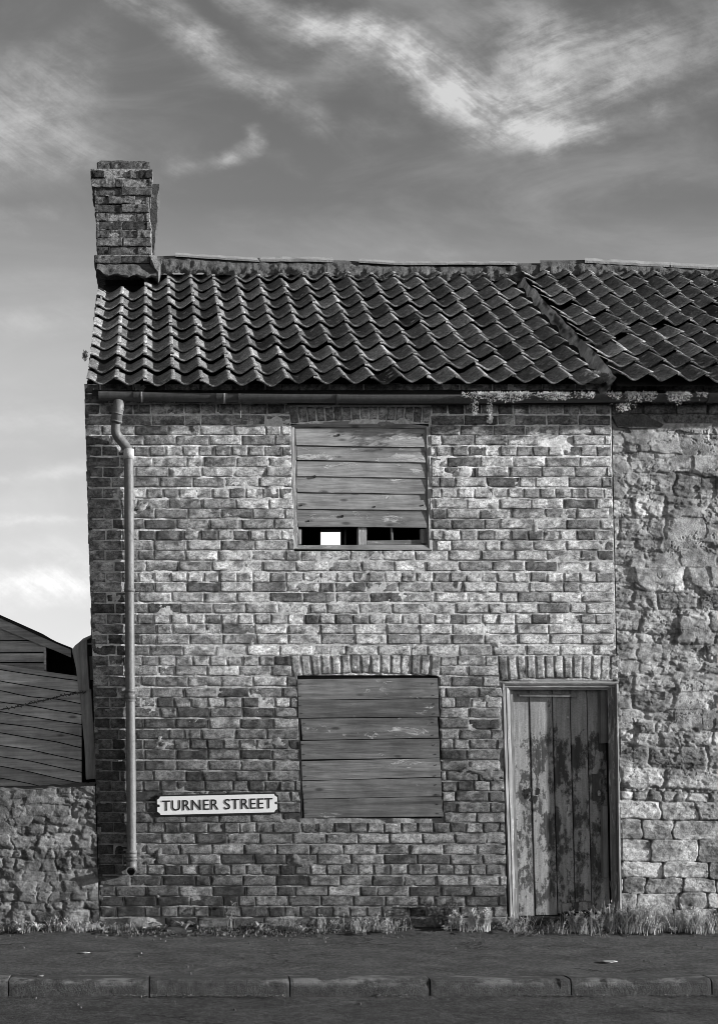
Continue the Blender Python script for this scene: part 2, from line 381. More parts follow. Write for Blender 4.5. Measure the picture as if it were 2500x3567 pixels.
def m_asphalt(name, base):
    m_, g_, c = new_mat(name)
    ns = g_.noise(c, 105, 4, .8); nm = g_.noise(g_.v('MULTIPLY', c, (1, 1.5, 1)), 3.0, 8, .72, .2); nb = g_.noise(c, 14, 5, .7)
    a = g_.m('MULTIPLY', base, g_.mr(nm, .34, .66, .6, 1.4, False))
    a = g_.m('MULTIPLY', a, g_.mr(ns, .33, .67, .35, 1.75, False))
    a = g_.m('MULTIPLY', a, g_.mr(g_.noise(c, 32, 5, .8), .36, .64, .55, 1.5, False))
    a = g_.mix(g_.mr(g_.noise(c, 60, 2, .5), .70, .74, 0, .6), a, .22)
    a = g_.mix(g_.mr(nb, .60, .72, 0, .5), a, base*.45)
    crk = g_.node('ShaderNodeTexVoronoi', {'feature': 'DISTANCE_TO_EDGE'}, Vector=g_.v('ADD', g_.v('MULTIPLY', c, (.55, 1.3, 1)), g_.v('MULTIPLY', g_.noise(c, 4, 5, .7, color=True), (.5, .5, 0))), Scale=.9).outputs['Distance']
    ck = g_.m('MULTIPLY', g_.mr(crk, .012, .003, 0, .8), g_.mr(g_.noise(c, .9, 3), .50, .58))
    a = g_.mix(ck, a, .01)
    h = g_.m('SUBTRACT', g_.m('ADD', g_.m('MULTIPLY', ns, .7), g_.m('MULTIPLY', nb, .8)), ck)
    finish(g_, a, .95, h, .012, spec=.2); return m_
def m_leaf(name, base):
    m_, g_, c = new_mat(name)
    oi = g_.node('ShaderNodeObjectInfo').outputs['Random']
    a = g_.m('MULTIPLY', base, g_.mr(oi, 0, 1, .75, 1.3, False))
    a = g_.m('MULTIPLY', a, g_.mr(g_.noise(c, 18, 3), .3, .7, .6, 1.4, False))
    pb = g_.node('ShaderNodeBsdfPrincipled', Base_Color=a, Roughness=.7)
    tr = g_.node('ShaderNodeBsdfTranslucent', Color=a)
    mx = g_.node('ShaderNodeMixShader', i0=.3, i1=pb.outputs[0], i2=tr.outputs[0])
    g_.t.links.new(mx.outputs[0], g_.node('ShaderNodeOutputMaterial').inputs[0]); return m_
def m_kerb():
    m_, g_, c = new_mat('kerb_concrete')
    n1 = g_.noise(c, 16, 6, .7); n2 = g_.noise(c, 130, 3, .75)
    a = g_.m('MULTIPLY', .05, g_.mr(n1, .3, .7, .55, 1.45, False)); a = g_.m('MULTIPLY', a, g_.mr(n2, .3, .7, .5, 1.55, False))
    z_ = g_.node('ShaderNodeSeparateXYZ', Vector=c).outputs[2]
    wear = g_.m('MULTIPLY', g_.mr(g_.noise(g_.v('MULTIPLY', c, (1.1, 3, 3)), 2.2, 6, .7), .50, .60), g_.mr(g_.m('ADD', z_, g_.m('MULTIPLY', n1, .04)), -.035, .012))   # scuffed paint left on the upper edge
    a = g_.mix(g_.m('MULTIPLY', wear, .55), a, .22)
    finish(g_, a, .95, g_.m('ADD', n1, g_.m('MULTIPLY', n2, .5)), .010); return m_
BRICK, MORTAR, STONE, TILE = m_brick(), m_mortar(), m_stone(), m_tile()
BOARD = m_wood('weathered_board', .13, .34, 'x', .46, (.57, .67))
BOARD2 = m_wood('grey_board', .065, .185, 'x', .40, (.61, .70))
SHEDW = m_wood('shed_board', .24, .52, 'x', .2, (.66, .74))
POSTW = m_wood('post_wood', .16, .28, 'z')
FRAMEW = m_wood('frame_wood', .13, .32, 'z', .40, (.52, .62))
FRAMEL = m_wood('pale_frame_wood', .24, .44, 'z', .5, (.5, .6))
FRAMEX = m_wood('frame_wood_level', .13, .28, 'x', .36, (.55, .65))
DOORW = m_door()
STOPW = m_wood('door_stop', .16, .22, 'z')
GUTTER = m_metal('black_gutter', .055, .4, .5)
PIPE = m_metal('grey_pipe', .13, .55, .55)
PALE = m_metal('pale_collar', .42, .5, .6)
RENDER = m_plain('old_render', .15, .55, 16, .95, .02, .7)
MORT2 = m_plain('ridge_mortar', .10, .55, 14, .95, .03, .7)
RIDGE = m_plain('ridge_slab', .30, .25, 9, .85, .006, .5)
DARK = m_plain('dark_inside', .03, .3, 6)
SIGNW = m_plain('white_enamel', .72, .05, 8, .45, .001)
SIGNB = m_plain('black_enamel', .012, .1, 20, .4, .001)
PAVE, ROAD = m_asphalt('pavement_asphalt', .062), m_asphalt('road_asphalt', .046)
KERB = m_kerb()
SOIL = m_plain('soil', .06, .6, 26, 1, .03, .5)
LEAF, DRY, MOSS = m_leaf('weed_leaf', .36), m_leaf('dry_grass', .45), m_leaf('moss', .13)
STALK = m_leaf('pale_stalk', .5)
DLEAF = m_leaf('dark_weed', .07)
FELT = m_plain('roof_felt', .02, .3, 20)
GROUNDM = m_plain('earth', .08, .4, 2)
RUST = m_metal('rusty_iron', .06, .6, .7)
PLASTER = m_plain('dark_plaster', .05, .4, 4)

# ------------------------------------------------------------------ brick generator: quads of bricks -> one mesh with real relief
def bricks(quads, normals, tones, seed=0, nx=11, ny=5, jit=.004, skirt=.03, rough=.004, wear=None):
    q = np.asarray(quads, float); B = len(q); nrm = np.asarray(normals, float)
    ex = np.linspace(0, 1, nx); ey = np.linspace(0, 1, ny)
    ax = np.concatenate(([0, 0], .5+(ex-.5)*.94, [1, 1])); ay_ = np.concatenate(([0, 0], .5+(ey-.5)*.84, [1, 1]))
    Nx, Ny = len(ax), len(ay_)
    A, Bv = np.meshgrid(ax, ay_)                      # rows = v
    pos = (q[:, None, None, 0]*((1-A)*(1-Bv))[None, ..., None]+q[:, None, None, 1]*(A*(1-Bv))[None, ..., None]
           + q[:, None, None, 2]*(A*Bv)[None, ..., None]+q[:, None, None, 3]*((1-A)*Bv)[None, ..., None])
    ex_ = q[:, 1]-q[:, 0]; ey_ = q[:, 3]-q[:, 0]
    lx = np.linalg.norm(ex_, axis=1); ly = np.linalg.norm(ey_, axis=1)
    # texture coordinates for noise
    tu = (A[None]*lx[:, None, None]+np.arange(B)[:, None, None]*1.37); tv = Bv[None]*ly[:, None, None]+(np.arange(B) % 97)[:, None, None]*.73
    ring = np.minimum(np.minimum(np.arange(Nx), np.arange(Nx)[::-1])[None, :], np.minimum(np.arange(Ny), np.arange(Ny)[::-1])[:, None])
    r = rng.random((B, 6))
    dep = (fbm(tu*28, tv*28, seed, 3)-.5)*2*rough+(r[:, 0]-.5)[:, None, None]*2*jit
    dep = dep+(A[None]-.5)*((r[:, 1]-.5)*.006)[:, None, None]+(Bv[None]-.5)*((r[:, 2]-.5)*.004)[:, None, None]
    if wear is not None: dep = dep+wear[:, None, None]*(sstep(.35, .75, fbm(tu*16, tv*16, seed+5, 3))*.005+.001)
    dep = np.where(ring[None] == 1, dep+.0012+.0028*fbm(tu*40, tv*40, seed+9, 2), dep)
    dep = np.where(ring[None] == 0, skirt, dep)
    # ragged outline
    on = (ring <= 1)[None]
    jx = (fbm(tu*45, tv*45, seed+11, 2)-.5)*.010*on; jy = (fbm(tu*30+9, tv*45, seed+13, 2)-.5)*.009*on
    pos = pos-dep[..., None]*nrm[:, None, None, :]+jx[..., None]*(ex_/lx[:, None])[:, None, None, :]+jy[..., None]*(ey_/ly[:, None])[:, None, None, :]
    edge = np.clip(1-(ring-1)/2.0, 0, 1)[None]*sstep(.35, .6, fbm(tu*11+3, tv*13, seed+23, 3))
    blot = sstep(.52, .66, fbm(tu*13+50, tv*16, seed+25, 3))
    tone = np.asarray(tones)[:, None, None]*(.62+.76*fbm(tu*14, tv*20, seed+21, 3))*(1-.42*edge)*(1-.5*blot)
    f = gridf(Ny, Nx)
    F = (f[None]+(np.arange(B)*Nx*Ny)[:, None, None]).reshape(-1, 4)
    return pos.reshape(-1, 3), F, np.broadcast_to(tone, pos.shape[:3]).ravel()

# ================================================================== SETTING
mesh('ground', [(-900, -60, -.13), (900, -60, -.13), (900, 1500, -.13), (-900, 1500, -.13)], [(0, 1, 2, 3)], GROUNDM)['kind'] = 'structure'
YK = -1.79; ZR = -.112
def strip(name, y0, y1, z, m_, res=.03, amp=.004, seed=0, x0=-9, x1=9, zf=None):
    xs = np.arange(x0, x1+res*2, res*2); ys = np.linspace(y0, y1, max(2, int(abs(y1-y0)/res)))
    X, Y = np.meshgrid(xs, ys); Z = z+(fbm(X*3, Y*3, seed, 4)-.5)*2*amp
    if zf is not None: Z = Z+zf(X, Y)
    o = mesh(name, np.stack((X, Y, Z), -1), gridf(*X.shape)[:, ::-1], m_, smooth=True); o['kind'] = 'structure'; return o
road = strip('road', -14, YK-.004, ZR, ROAD, .06, .006, 3, zf=lambda X, Y: .022*sstep(-.25, 0, Y-YK)*fbm(X*4, Y*8, 5))
pave = strip('pavement', YK+.13, .3, -.004, PAVE, .03, .007, 4, zf=lambda X, Y: .012*fbm(X*1.2, Y*1.2, 8)-.006)
kv, kf, kn = [], [], 0
joints = [-8.8+i*.871+.0 for i in range(21)]
kx0 = P(520, 3440, YK)[0]
base = [kx0+(i-9)*.862 for i in range(20)]
kb = MB()
for i in range(len(base)-1):                          # kerb: a row of worn concrete lengths with open joints
    xa, xb = base[i]+.003+random.uniform(0, .003), base[i+1]-.003
    n = 44; xs = np.linspace(xa, xb, n)
    dz = random.uniform(-.004, .004); dy = random.uniform(-.006, .006)
    prof = [(.17, -.05), (.14, .004), (.06, .006), (.020, .004), (.005, -.006), (0, -.02), (-.004, -.06), (-.006, -.13)]
    V_ = []
    for x in xs:
        e = min(x-xa, xb-x); chip = .0025*math.exp(-e/.008)
        for j, (py_, pz_) in enumerate(prof):
            nz = (fbm(x*9, j*.9+i, 31)-.5)*.010*(1 if 2 <= j <= 6 else .3); er = max(0, fbm(x*5, i*3.3, 33)-.60)*.06*(1 if j in (3, 4, 5) else 0)
            V_.append((x, YK+py_+dy+nz+chip*(j > 2)+er, pz_+dz-nz*.6-chip*.5-er*.5-(.002 if j < 2 else 0)))
    m = len(prof); F_ = [(a*m+b, (a+1)*m+b, (a+1)*m+b+1, a*m+b+1) for a in range(n-1) for b in range(m-1)]
    F_ += [tuple(range(m)), tuple((n-1)*m+b for b in range(m-1, -1, -1))]
    kb.add(V_, F_)
kb.build('kerb', KERB, smooth=False)['kind'] = 'structure'
def soilz(X, Y):
    b = sstep(-.29, -.02, Y+.10*(fbm(X*2.2, Y*0, 12)-.5)); return b*(.018+.045*fbm(X*5, Y*9, 14, 4))-.006
strip('soil_verge', -.30, .12, -.004, SOIL, .02, .006, 6, x0=-2.9, x1=2.9, zf=soilz)

# ================================================================== BRICK HOUSE
house = thing('brick_house', 'derelict two-storey brick house with boarded windows, peeling door and wavy pantile roof', 'house', (P(1250, 3245)[0], .25, 0))
# openings in base coordinates: (u0, u1, v_top, v_bottom)
OPEN = [(1061, 1538, 1478, 1919), (1060, 1549, 2352, 2848), (1768, 2174, 2374, 3290)]
ARCH = [(1058, 1542, 1418, 1474, 16), (1040, 1553, 2283, 2356, 15), (1758, 2172, 2285, 2372, 13)]
def blocked(v0, v1):
    out = []; vc = (v0+v1)/2
    for (a, b, t, bt) in OPEN:
        if v1-8 > t and v0+8 < bt: out.append((a, b))
    for (a, b, t, bt, n) in ARCH:
        if v1-8 > t and v0+8 < bt: out.append((a, b))
    return sorted(out)
quads, tones, wears = [], [], []
PITCH = 113.0; CH = 36.5; J = 5.0; EDGE = 2165.0
RN = random.Random(11)
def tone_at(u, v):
    # darker brick low down, at the corner and under the eaves, paler brick in the middle of the upper wall
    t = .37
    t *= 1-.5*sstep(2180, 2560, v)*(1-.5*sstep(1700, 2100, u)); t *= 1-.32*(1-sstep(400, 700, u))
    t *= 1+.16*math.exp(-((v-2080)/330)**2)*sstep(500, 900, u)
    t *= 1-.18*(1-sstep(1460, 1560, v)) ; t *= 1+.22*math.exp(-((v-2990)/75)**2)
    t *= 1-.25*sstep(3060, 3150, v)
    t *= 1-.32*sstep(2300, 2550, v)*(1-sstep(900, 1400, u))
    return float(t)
def add_brick(u0, u1, v0, v1):
    if u1-u0 < 12: return
    x = [(u0, v0), (u1, v0), (u1, v1), (u0, v1)]
    quads.append([P(float(WX(a, b)), b, 0) for a, b in x][::1])
    r = RN.random()
    k = RN.gauss(1.08, .25)*(1.5 if r > .90 else .42 if r < .12 else .66 if r < .27 else 1.0)
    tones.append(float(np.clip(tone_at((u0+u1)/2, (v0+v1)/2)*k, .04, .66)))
    wears.append(1.0 if RN.random() < .16 else (.35 if RN.random() < .3 else 0.0))
for k in range(-6, 47):
    vc = 1571+CH*k+1.5*math.sin(k*1.7); v0, v1 = vc-CH/2+J/2, vc+CH/2-J/2
    hdr = k % 4 == 0
    u = 350.0; row = []
    if hdr: u += 0
    elif k % 4 == 2: row.append((u, u+PITCH*.5)); u += PITCH*.5
    elif k % 4 == 3: row.append((u, u+PITCH*.75)); u += PITCH*.75
    while u < EDGE:
        w = PITCH*.5 if (hdr or RN.random() < .10) else PITCH
        w += RN.uniform(-4, 4)
        if hdr and RN.random() < .05: w = PITCH*.86
        row.append((u, min(u+w, EDGE))); u += w
    bl = blocked(v0, v1)
    for a, b in row:
        pcs = [(a+J/2, b-J/2)]
        for (o0, o1) in bl:
            nxt = []
            for (c, d_) in pcs:
                if d_ <= o0 or c >= o1: nxt.append((c, d_)); continue
                if c < o0-2: nxt.append((c, o0-2))
                if d_ > o1+2: nxt.append((o1+2, d_))
            pcs = nxt
        for c, d_ in pcs:
            dv = RN.uniform(-1, 1)
            if RN.random() < .006: continue
            add_brick(c, d_, v0+dv, v1+dv)
ZN = [0, -1, 0]
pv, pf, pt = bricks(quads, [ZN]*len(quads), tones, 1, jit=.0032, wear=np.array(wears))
# mortar sheet with holes for the openings
us = np.arange(352, EDGE+.1, 7.0); vs = np.arange(1338, 3296, 6.0)
UU, VV = np.meshgrid(us, vs); XX = WX(UU, VV)
dm = .0028+.016*np.clip(fbm(UU*.02, VV*.03, 41, 4)-.42, 0, 1)*2+.003*fbm(UU*.2, VV*.2, 43, 2)
dm = dm*(1+.6*sstep(2300, 2700, VV))
smear = sstep(.76, .79, fbm(UU*.011, VV*.017, 49, 5)); dm = dm*(1-smear)-.0045*smear*(.6+.8*fbm(UU*.06, VV*.08, 50, 3))
mpos = PA(XX, VV, dm)
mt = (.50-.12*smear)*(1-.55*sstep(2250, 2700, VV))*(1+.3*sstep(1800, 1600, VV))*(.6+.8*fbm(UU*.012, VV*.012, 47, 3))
ff = gridf(*UU.shape); cu = UU.ravel()[ff].mean(1); cv = VV.ravel()[ff].mean(1)
keep = np.ones(len(ff), bool)
for (a, b, t, bt) in OPEN: keep &= ~((cu > a) & (cu < b) & (cv > t-2) & (cv < bt))
ff = ff[keep]
V_ = np.concatenate((pv, mpos.reshape(-1, 3))); F_ = np.concatenate((pf, ff+len(pv)))
T_ = np.concatenate((pt, mt.ravel())); MI = np.concatenate((np.zeros(len(pf)), np.ones(len(ff))))
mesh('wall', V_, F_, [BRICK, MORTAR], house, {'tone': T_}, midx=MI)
# soldier arches
for (a, b, t, bt, n) in ARCH:
    aq, at_, rise = [], [], 14 if bt < 2000 else 12
    for i in range(n):
        e0, e1 = a+(b-a)*i/n, a+(b-a)*(i+1)/n
        def low(u_): q_ = (u_-(a+b)/2)/((b-a)/2); return bt-6-rise*(1-q_*q_)+6
        sp = lambda u_: (u_-(a+b)/2)*.045
        c = [(e0+2.6+sp(e0)*.5, t), (e1-2.6+sp(e1)*.5, t), (e1-2.6-sp(e1)*.2, low(e1)), (e0+2.6-sp(e0)*.2, low(e0))]
        aq.append([P(float(WX(p_, q_)), q_, 0) for p_, q_ in c])
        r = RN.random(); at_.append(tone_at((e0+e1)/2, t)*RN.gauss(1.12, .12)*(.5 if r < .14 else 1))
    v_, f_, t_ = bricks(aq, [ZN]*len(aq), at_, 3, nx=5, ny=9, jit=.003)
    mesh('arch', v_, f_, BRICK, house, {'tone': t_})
# the rest of the shell: returns, gable ends, rear wall with its broken window, floor; only seen through gaps or from the side
HX0 = P(350, 3245)[0]; HX1 = P(2165, 3245)[0]; DEP = 4.62
YE = -.19; ZE = P(1250, 1352, YE)[2]; ZRG = P(1250, 962, 2.25)[2]; YR = 2.25
def Xl(z, edge): u = 350 if edge == 0 else 2165; return P(float(WX(u, 3245-z/S)), 3000, 0)[0]
def shellq(pts, m_, name, parent=house, th=None):
    return mesh(name, pts, [tuple(range(len(pts)))], m_, parent, {'tone': [.2]*len(pts)})
zt = ZE-.02; zr = ZRG-.12
gable_l = []
gv = [(Xl(0, 0)+.004, .012, 0), (Xl(0, 0)+.004, DEP, 0), (Xl(zt, 0)+.004, DEP, zt), (Xl(zr, 0)+.02, YR, zr), (Xl(zt, 0)+.004, .012, zt)]
gq = []
def side_point(y, z): return np.array((Xl(z, 0), y, z))
gt = []
zz = 0.0; k = 0
while zz < zr-.1:
    ymax = DEP if zz+.08 < zt else None
    y0_, y1_ = 0.0, DEP
    if zz+.08 > zt: f_ = (zz+.08-zt)/(zr-zt); y0_ = YR*f_+.02; y1_ = DEP-(DEP-YR)*f_-.02
    yy = y0_+(.06 if k % 2 else 0); 
    if k % 2: yy = y0_-.065
    while yy < y1_-.02:
        a_, b_ = max(yy+.006, y0_), min(yy+.245, y1_)
        if b_-a_ > .03:
            gq.append([side_point(b_, zz+.075), side_point(a_, zz+.075), side_point(a_, zz), side_point(b_, zz)]); gt.append(.2*RN.gauss(1, .25))
        yy += .25
    zz += .0803; k += 1
v_, f_, t_ = bricks(gq, [[-1, 0, 0]]*len(gq), np.clip(gt, .05, .5), 5, nx=4, ny=3, jit=.003)
n0 = len(v_); gvv = np.array(gv); v_ = np.concatenate((v_, gvv+np.array((.012, 0, 0))))
mesh('gable_wall', v_, [tuple(q) for q in f_]+[tuple(range(n0, n0+5))], BRICK, house, {'tone': np.concatenate((t_, [.3]*5))})
# rear wall with an opening
ra = P(1117, 1842, DEP); rb = P(1207, 1900, DEP)
hx0, hx1, hz0, hz1 = ra[0], rb[0], rb[2], ra[2]
mb = MB()
for (a_, b_, c_, d_) in [(HX0-.06, hx0, 0, ZE), (hx1, HX1, 0, ZE), (hx0, hx1, 0, hz0), (hx0, hx1, hz1, ZE)]:
    v__, f__ = box((a_, DEP, c_), (b_, DEP+.22, d_)); mb.add(v__, f__)
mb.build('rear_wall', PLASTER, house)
bv, bf = box((P(1190, 0, DEP)[0], DEP+.05, hz0), (P(1201, 0, DEP)[0], DEP+.1, hz1)); mesh('rear_glazing_bar', bv, bf, DARK, house)
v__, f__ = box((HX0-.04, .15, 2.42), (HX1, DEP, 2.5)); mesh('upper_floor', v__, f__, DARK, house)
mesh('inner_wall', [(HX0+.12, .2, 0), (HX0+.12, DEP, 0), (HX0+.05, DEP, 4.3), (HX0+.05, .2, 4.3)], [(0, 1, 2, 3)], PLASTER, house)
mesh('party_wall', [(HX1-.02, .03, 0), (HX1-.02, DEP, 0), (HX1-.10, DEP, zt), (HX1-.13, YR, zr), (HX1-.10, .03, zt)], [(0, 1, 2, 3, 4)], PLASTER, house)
# reveals
for (a, b, t, bt) in OPEN:
    mb = MB(); c = [(a, t), (b, t), (b, bt), (a, bt)]
    fr = np.array([P(float(WX(x, y)), y, .014) for x, y in c]); bk = fr+np.array((0, .24, 0))
    mb.add(np.concatenate((fr, bk)), [(0, 1, 5, 4), (1, 2, 6, 5), (2, 3, 7, 6), (3, 0, 4, 7)], tone=.2)
    mb.build('reveal', BRICK, house)
# lime render patch joining the top of the arch band
# ---- roofs
def tile_roof(x_eave, x_lean, z_e, z_r, y_e, y_r, ncol, pitch, rows, seed, lift=0.0, sag=.03, skip=(), toner=None, slip=()):
    R_ = random.Random(seed); mb_ = MB()
    sl = math.hypot(y_r-y_e, z_r-z_e); dy, dz = (y_r-y_e)/sl, (z_r-z_e)/sl
    nrm = np.array((0, -dz, dy)); up = np.array((0, dy, dz)); gauge = sl/rows
    na, nl = 17, 5
    av = np.linspace(.0, 1.13, na)
    for r in range(rows):
        for c in range(ncol):
            if (r, c) in skip: continue
            off = R_.uniform(-.020, .020); lft_ = R_.uniform(0, .014); skew = R_.gauss(0, .016); A_ = .046*R_.uniform(.92, 1.08)
            ll = np.linspace(0, 1.14, nl)
            s0 = r*gauge-(.0 if r else .02)
            if (r, c) in slip: off -= gauge*.3; skew += .05
            L_, A2 = np.meshgrid(ll, av, indexing='ij')
            s = s0+L_*gauge+(off+.05*(float(vn(c*.35, r*.6, seed+12))-.5))*(1 if r else .4)+skew*(A2-.5)*pitch*.6
            h = A_*(.5+.5*np.cos(2*math.pi*A2))**.9+.013*sstep(.85, 1.0, A2)
            h = h+(.034*(1-L_/1.14))+lft_*(1-L_)+lift+.006*(fbm(A2*3+c*7, L_*2+r*5, seed, 2)-.5)
            x = x_eave+(c+A2)*pitch+x_lean*(s/sl)+skew*.4*L_*gauge
            h = h-sag*np.sin(math.pi*np.clip(s/sl, 0, 1))*(.4+.9*vn(x*.7, s*.5, seed+3))-.035*(vn(x*.9, s*0+3, seed+4)-.5)
            pos = np.stack((x, np.full_like(x, y_e), np.full_like(x, z_e)), -1)+s[..., None]*up+h[..., None]*nrm
            lip = pos[0]-nrm*.015+up*.004
            pos = np.concatenate((lip[None], pos))
            tn = R_.gauss(1, .26)*(1.6 if R_.random() > .94 else 1)
            base_t = .15 if toner is None else toner(c, r)
            f = [(i*na+j, i*na+j+1, (i+1)*na+j+1, (i+1)*na+j) for i in range(nl) for j in range(na-1)]
            # right hand end of the roll
            e = pos[:, -1]-nrm*.013; pos2 = np.concatenate((pos.reshape(-1, 3), e))
            k0 = (nl+1)*na
            f += [(i*na+na-1, k0+i, k0+i+1, (i+1)*na+na-1) for i in range(nl)]
            wear_ = np.ones((nl+1, na)); wear_[0] = 1.5; wear_[1] = 1.35; wear_ *= 1+.55*np.exp(-((av-1.0)/.10)**2)[None]+.3*np.exp(-(av/.08)**2)[None]
            wear_ = wear_*(.6+.8*fbm(np.concatenate((A2[:1], A2))*4+c*9, np.concatenate((L_[:1], L_))*4+r*7, seed+8, 3))
            wear_ = np.concatenate((wear_.ravel(), wear_[:, -1]))
            mb_.add(pos2, f, tone=np.maximum(.03, base_t*tn*wear_))
    return mb_, nrm, up, sl
PT = 98*S*(D+YE)/D
xe = P(304, 1330, YE)[0]
NC = 18
mbr, RNm, RUp, RSL = tile_roof(xe, -.048, ZE+.004, ZRG, YE, YR, NC, PT, 11, 21, toner=lambda c, r: .165 if c < 3 else .15 if c < 5 else .14,  # left columns toned paler, their sunlit troughs put into the colour
                      skip=[(10, 0), (9, 0), (10, 1), (10, 2), (9, 1)])
roof = mbr.build('roof', TILE, house, smooth=True)
def onroof(x, s, h): return np.array((x, YE, ZE))+np.array(RUp)*s+np.array(RNm)*h
XR1 = xe+NC*PT
# sarking under the tiles, rear slope, eaves board
mesh('sarking', [onroof(xe+.03, .05, -.08), onroof(XR1+.6, .05, -.08), onroof(XR1+.55, RSL, -.08), onroof(xe-.02, RSL, -.08)], [(0, 1, 2, 3)], DARK, roof)
RB = np.array([onroof(xe, RSL, .02), onroof(XR1+.6, RSL, .02), (XR1+.6, DEP+.25, ZE-.1), (xe, DEP+.25, ZE-.1)])
fixn(mesh('rear_slope', *prism(RB, RB-np.array((0, 0, .06))), FELT, roof))
# moss and dirt filled valley beside the taller roof
vx0 = XR1-.02
ss = np.linspace(.12, RSL-.03, 60); aa = np.linspace(0, 1, 12)
SS, AA = np.meshgrid(ss, aa, indexing='ij')
hh = -.055+.04*fbm(SS*7, AA*4, 61, 4)+.03*np.abs(np.sin(SS/RSL*11*math.pi))*(.4+vn(SS*3, AA*2, 5))
vpos = np.stack((vx0+AA*.36-.048*SS/RSL, np.full_like(SS, YE), np.full_like(SS, ZE)), -1)+SS[..., None]*np.array(RUp)+hh[..., None]*np.array(RNm)
fixn(mesh('valley_mortar', vpos, gridf(*SS.shape), m_plain('mossy_valley', .03, .6, 22, 1, .03, .6), roof, smooth=True))
# ridge: bedding mortar and slab-like ridge lengths
rl = [(545, 886), (620, 884), (760, 892), (900, 899), (1000, 899), (1200, 901), (1290, 908), (1500, 914), (1700, 911), (1880, 911), (1960, 908)]
rx = np.array([a for a, b in rl]); ry = np.array([b for a, b in rl])
def ridge_bed(x0_, x1_, yoff, name, parent, m_, hgt=34, seed=0, yy=YR, lines=None):
    lx, ly = lines if lines is not None else (rx, ry)
    xs = np.arange(x0_, x1_, 3.0); tt = np.linspace(0, 1, 9)
    X_, T2 = np.meshgrid(xs, tt)
    top = np.interp(X_, lx, ly)+yoff
    rag = hgt*(.75+.5*fbm(X_*.03, T2*0, seed, 4))
    Y_ = top+T2*rag
    dd = yy-.14-.06*np.sin(T2*math.pi*.9)-.08*T2+(fbm(X_*.05, T2*4, seed+2, 4)-.5)*.07
    dd[0] = yy+.05
    return fixn(mesh(name, PA(X_, Y_, dd), gridf(*X_.shape), m_, parent, smooth=True))
ridge_bed(548, 1960, 6, 'ridge_bedding', roof, MORT2, 62, 71)
def ridge_len(xa, xb, ya, yb, th, name, parent, yy=YR, bow=0):
    n = 10; mb_ = MB(); V_ = []
    for i in range(n+1):
        t = i/n; x = xa+(xb-xa)*t; y = ya+(yb-ya)*t+bow*math.sin(math.pi*t)+(vn(x*.05, 3, 9)-.5)*2.5
        for (oy, od) in [(th, -.20), (th*.55, -.205), (th*.1, -.10), (0, 0), (th*.2, .12), (th, .2), (th*1.2, .1), (th*1.25, -.1)]:
            V_.append(P(x, y+oy, yy+od))
    m = 8; F_ = [(a*m+b, (a+1)*m+b, (a+1)*m+(b+1) % m, a*m+(b+1) % m) for a in range(n) for b in range(m)]
    F_ += [tuple(range(m)), tuple(n*m+b for b in range(m-1, -1, -1))]
    return fixn(mesh(name, V_, F_, RIDGE, parent))
ridge_len(612, 905, 880, 898, 14, 'ridge_tile', roof)
ridge_len(908, 1160, 893, 896, 17, 'ridge_tile', roof)
ridge_len(1250, 1560, 902, 908, 14, 'ridge_tile', roof, bow=3)
ridge_len(1563, 1800, 908, 910, 13, 'ridge_tile', roof)
# ---- chimney
YC = 1.85
cq, cn, ct = [], [], []
rowsC = []
y = 887.0; ch = 27.0
for i in range(7): rowsC.append((332+1.1*i*.0+(887-y)*-.045+6, 528-(887-y)*.045, y-ch, y)); y -= ch+2.6
for (a, b) in [(325, 527), (318, 531), (318, 532)]: rowsC.append((a, b, y-ch, y)); y -= ch+2.6
rowsC.append((340, 523, y-ch+2, y))
rowsC.insert(0, (328, 523, 891, 916))
mbc = MB(); kk = (D+YC)/D*S; CDEP = .62
for i, (a, b, v0, v1) in enumerate(rowsC):
    out = .02 if i == 0 else .012 if i == 8 else .03 if i in (9, 10) else .0
    cuts = [0, .25, .75, 1] if i % 2 else [0, .48, 1]
    if i == 9: cuts = [0, .4, .52, 1]
    if i == 10: cuts = [0, .22, .62, .78, 1]
    for c0, c1 in zip(cuts[:-1], cuts[1:]):
        p_ = [(a+(b-a)*c0+1.3, v0), (a+(b-a)*c1-1.3, v0), (a+(b-a)*c1-1.3, v1), (a+(b-a)*c0+1.3, v1)]
        cq.append([P(x, yv+RN.uniform(-1, 1), YC-out) for x, yv in p_]); cn.append(ZN); ct.append(np.clip(.115*RN.gauss(1, .4), .035, .3))
    za, zb = P(0, v0, YC)[2], P(0, v1, YC)[2]
    for sx, sg in ((P(b, v0, YC-out)[0], 1), (P(a, v0, YC-out)[0], -1)):
        ys = [YC-out, YC+CDEP*.33, YC+CDEP*.68, YC+CDEP+out] if i % 2 else [YC-out, YC+CDEP*.5, YC+CDEP+out]
        for c0, c1 in zip(ys[:-1], ys[1:]):
            A0, A1 = (c0+.003, c1-.003)
            q_ = [(sx, A0, za), (sx, A1, za), (sx, A1, zb), (sx, A0, zb)]
            if sg < 0: q_ = [q_[1], q_[0], q_[3], q_[2]]
            cq.append(q_); cn.append([sg, 0, 0]); ct.append(np.clip(.2*RN.gauss(1, .3), .06, .4))
    # core of each course
    core = box((P(a, 0, YC)[0]+.010, YC-out+.012, zb-.006), (P(b, 0, YC)[0]-.010, YC+CDEP, za+.006))
    mbc.add(core[0], core[1], tone=.24)
v_, f_, t_ = bricks(cq, cn, ct, 8, nx=9, ny=5, jit=.010, rough=.009, wear=np.array([RN.choice([0, 0, .6, 1.0]) for _ in cq]))
mbc.add(v_, f_, tone=t_)
chim = mbc.build('chimney', BRICK, house)
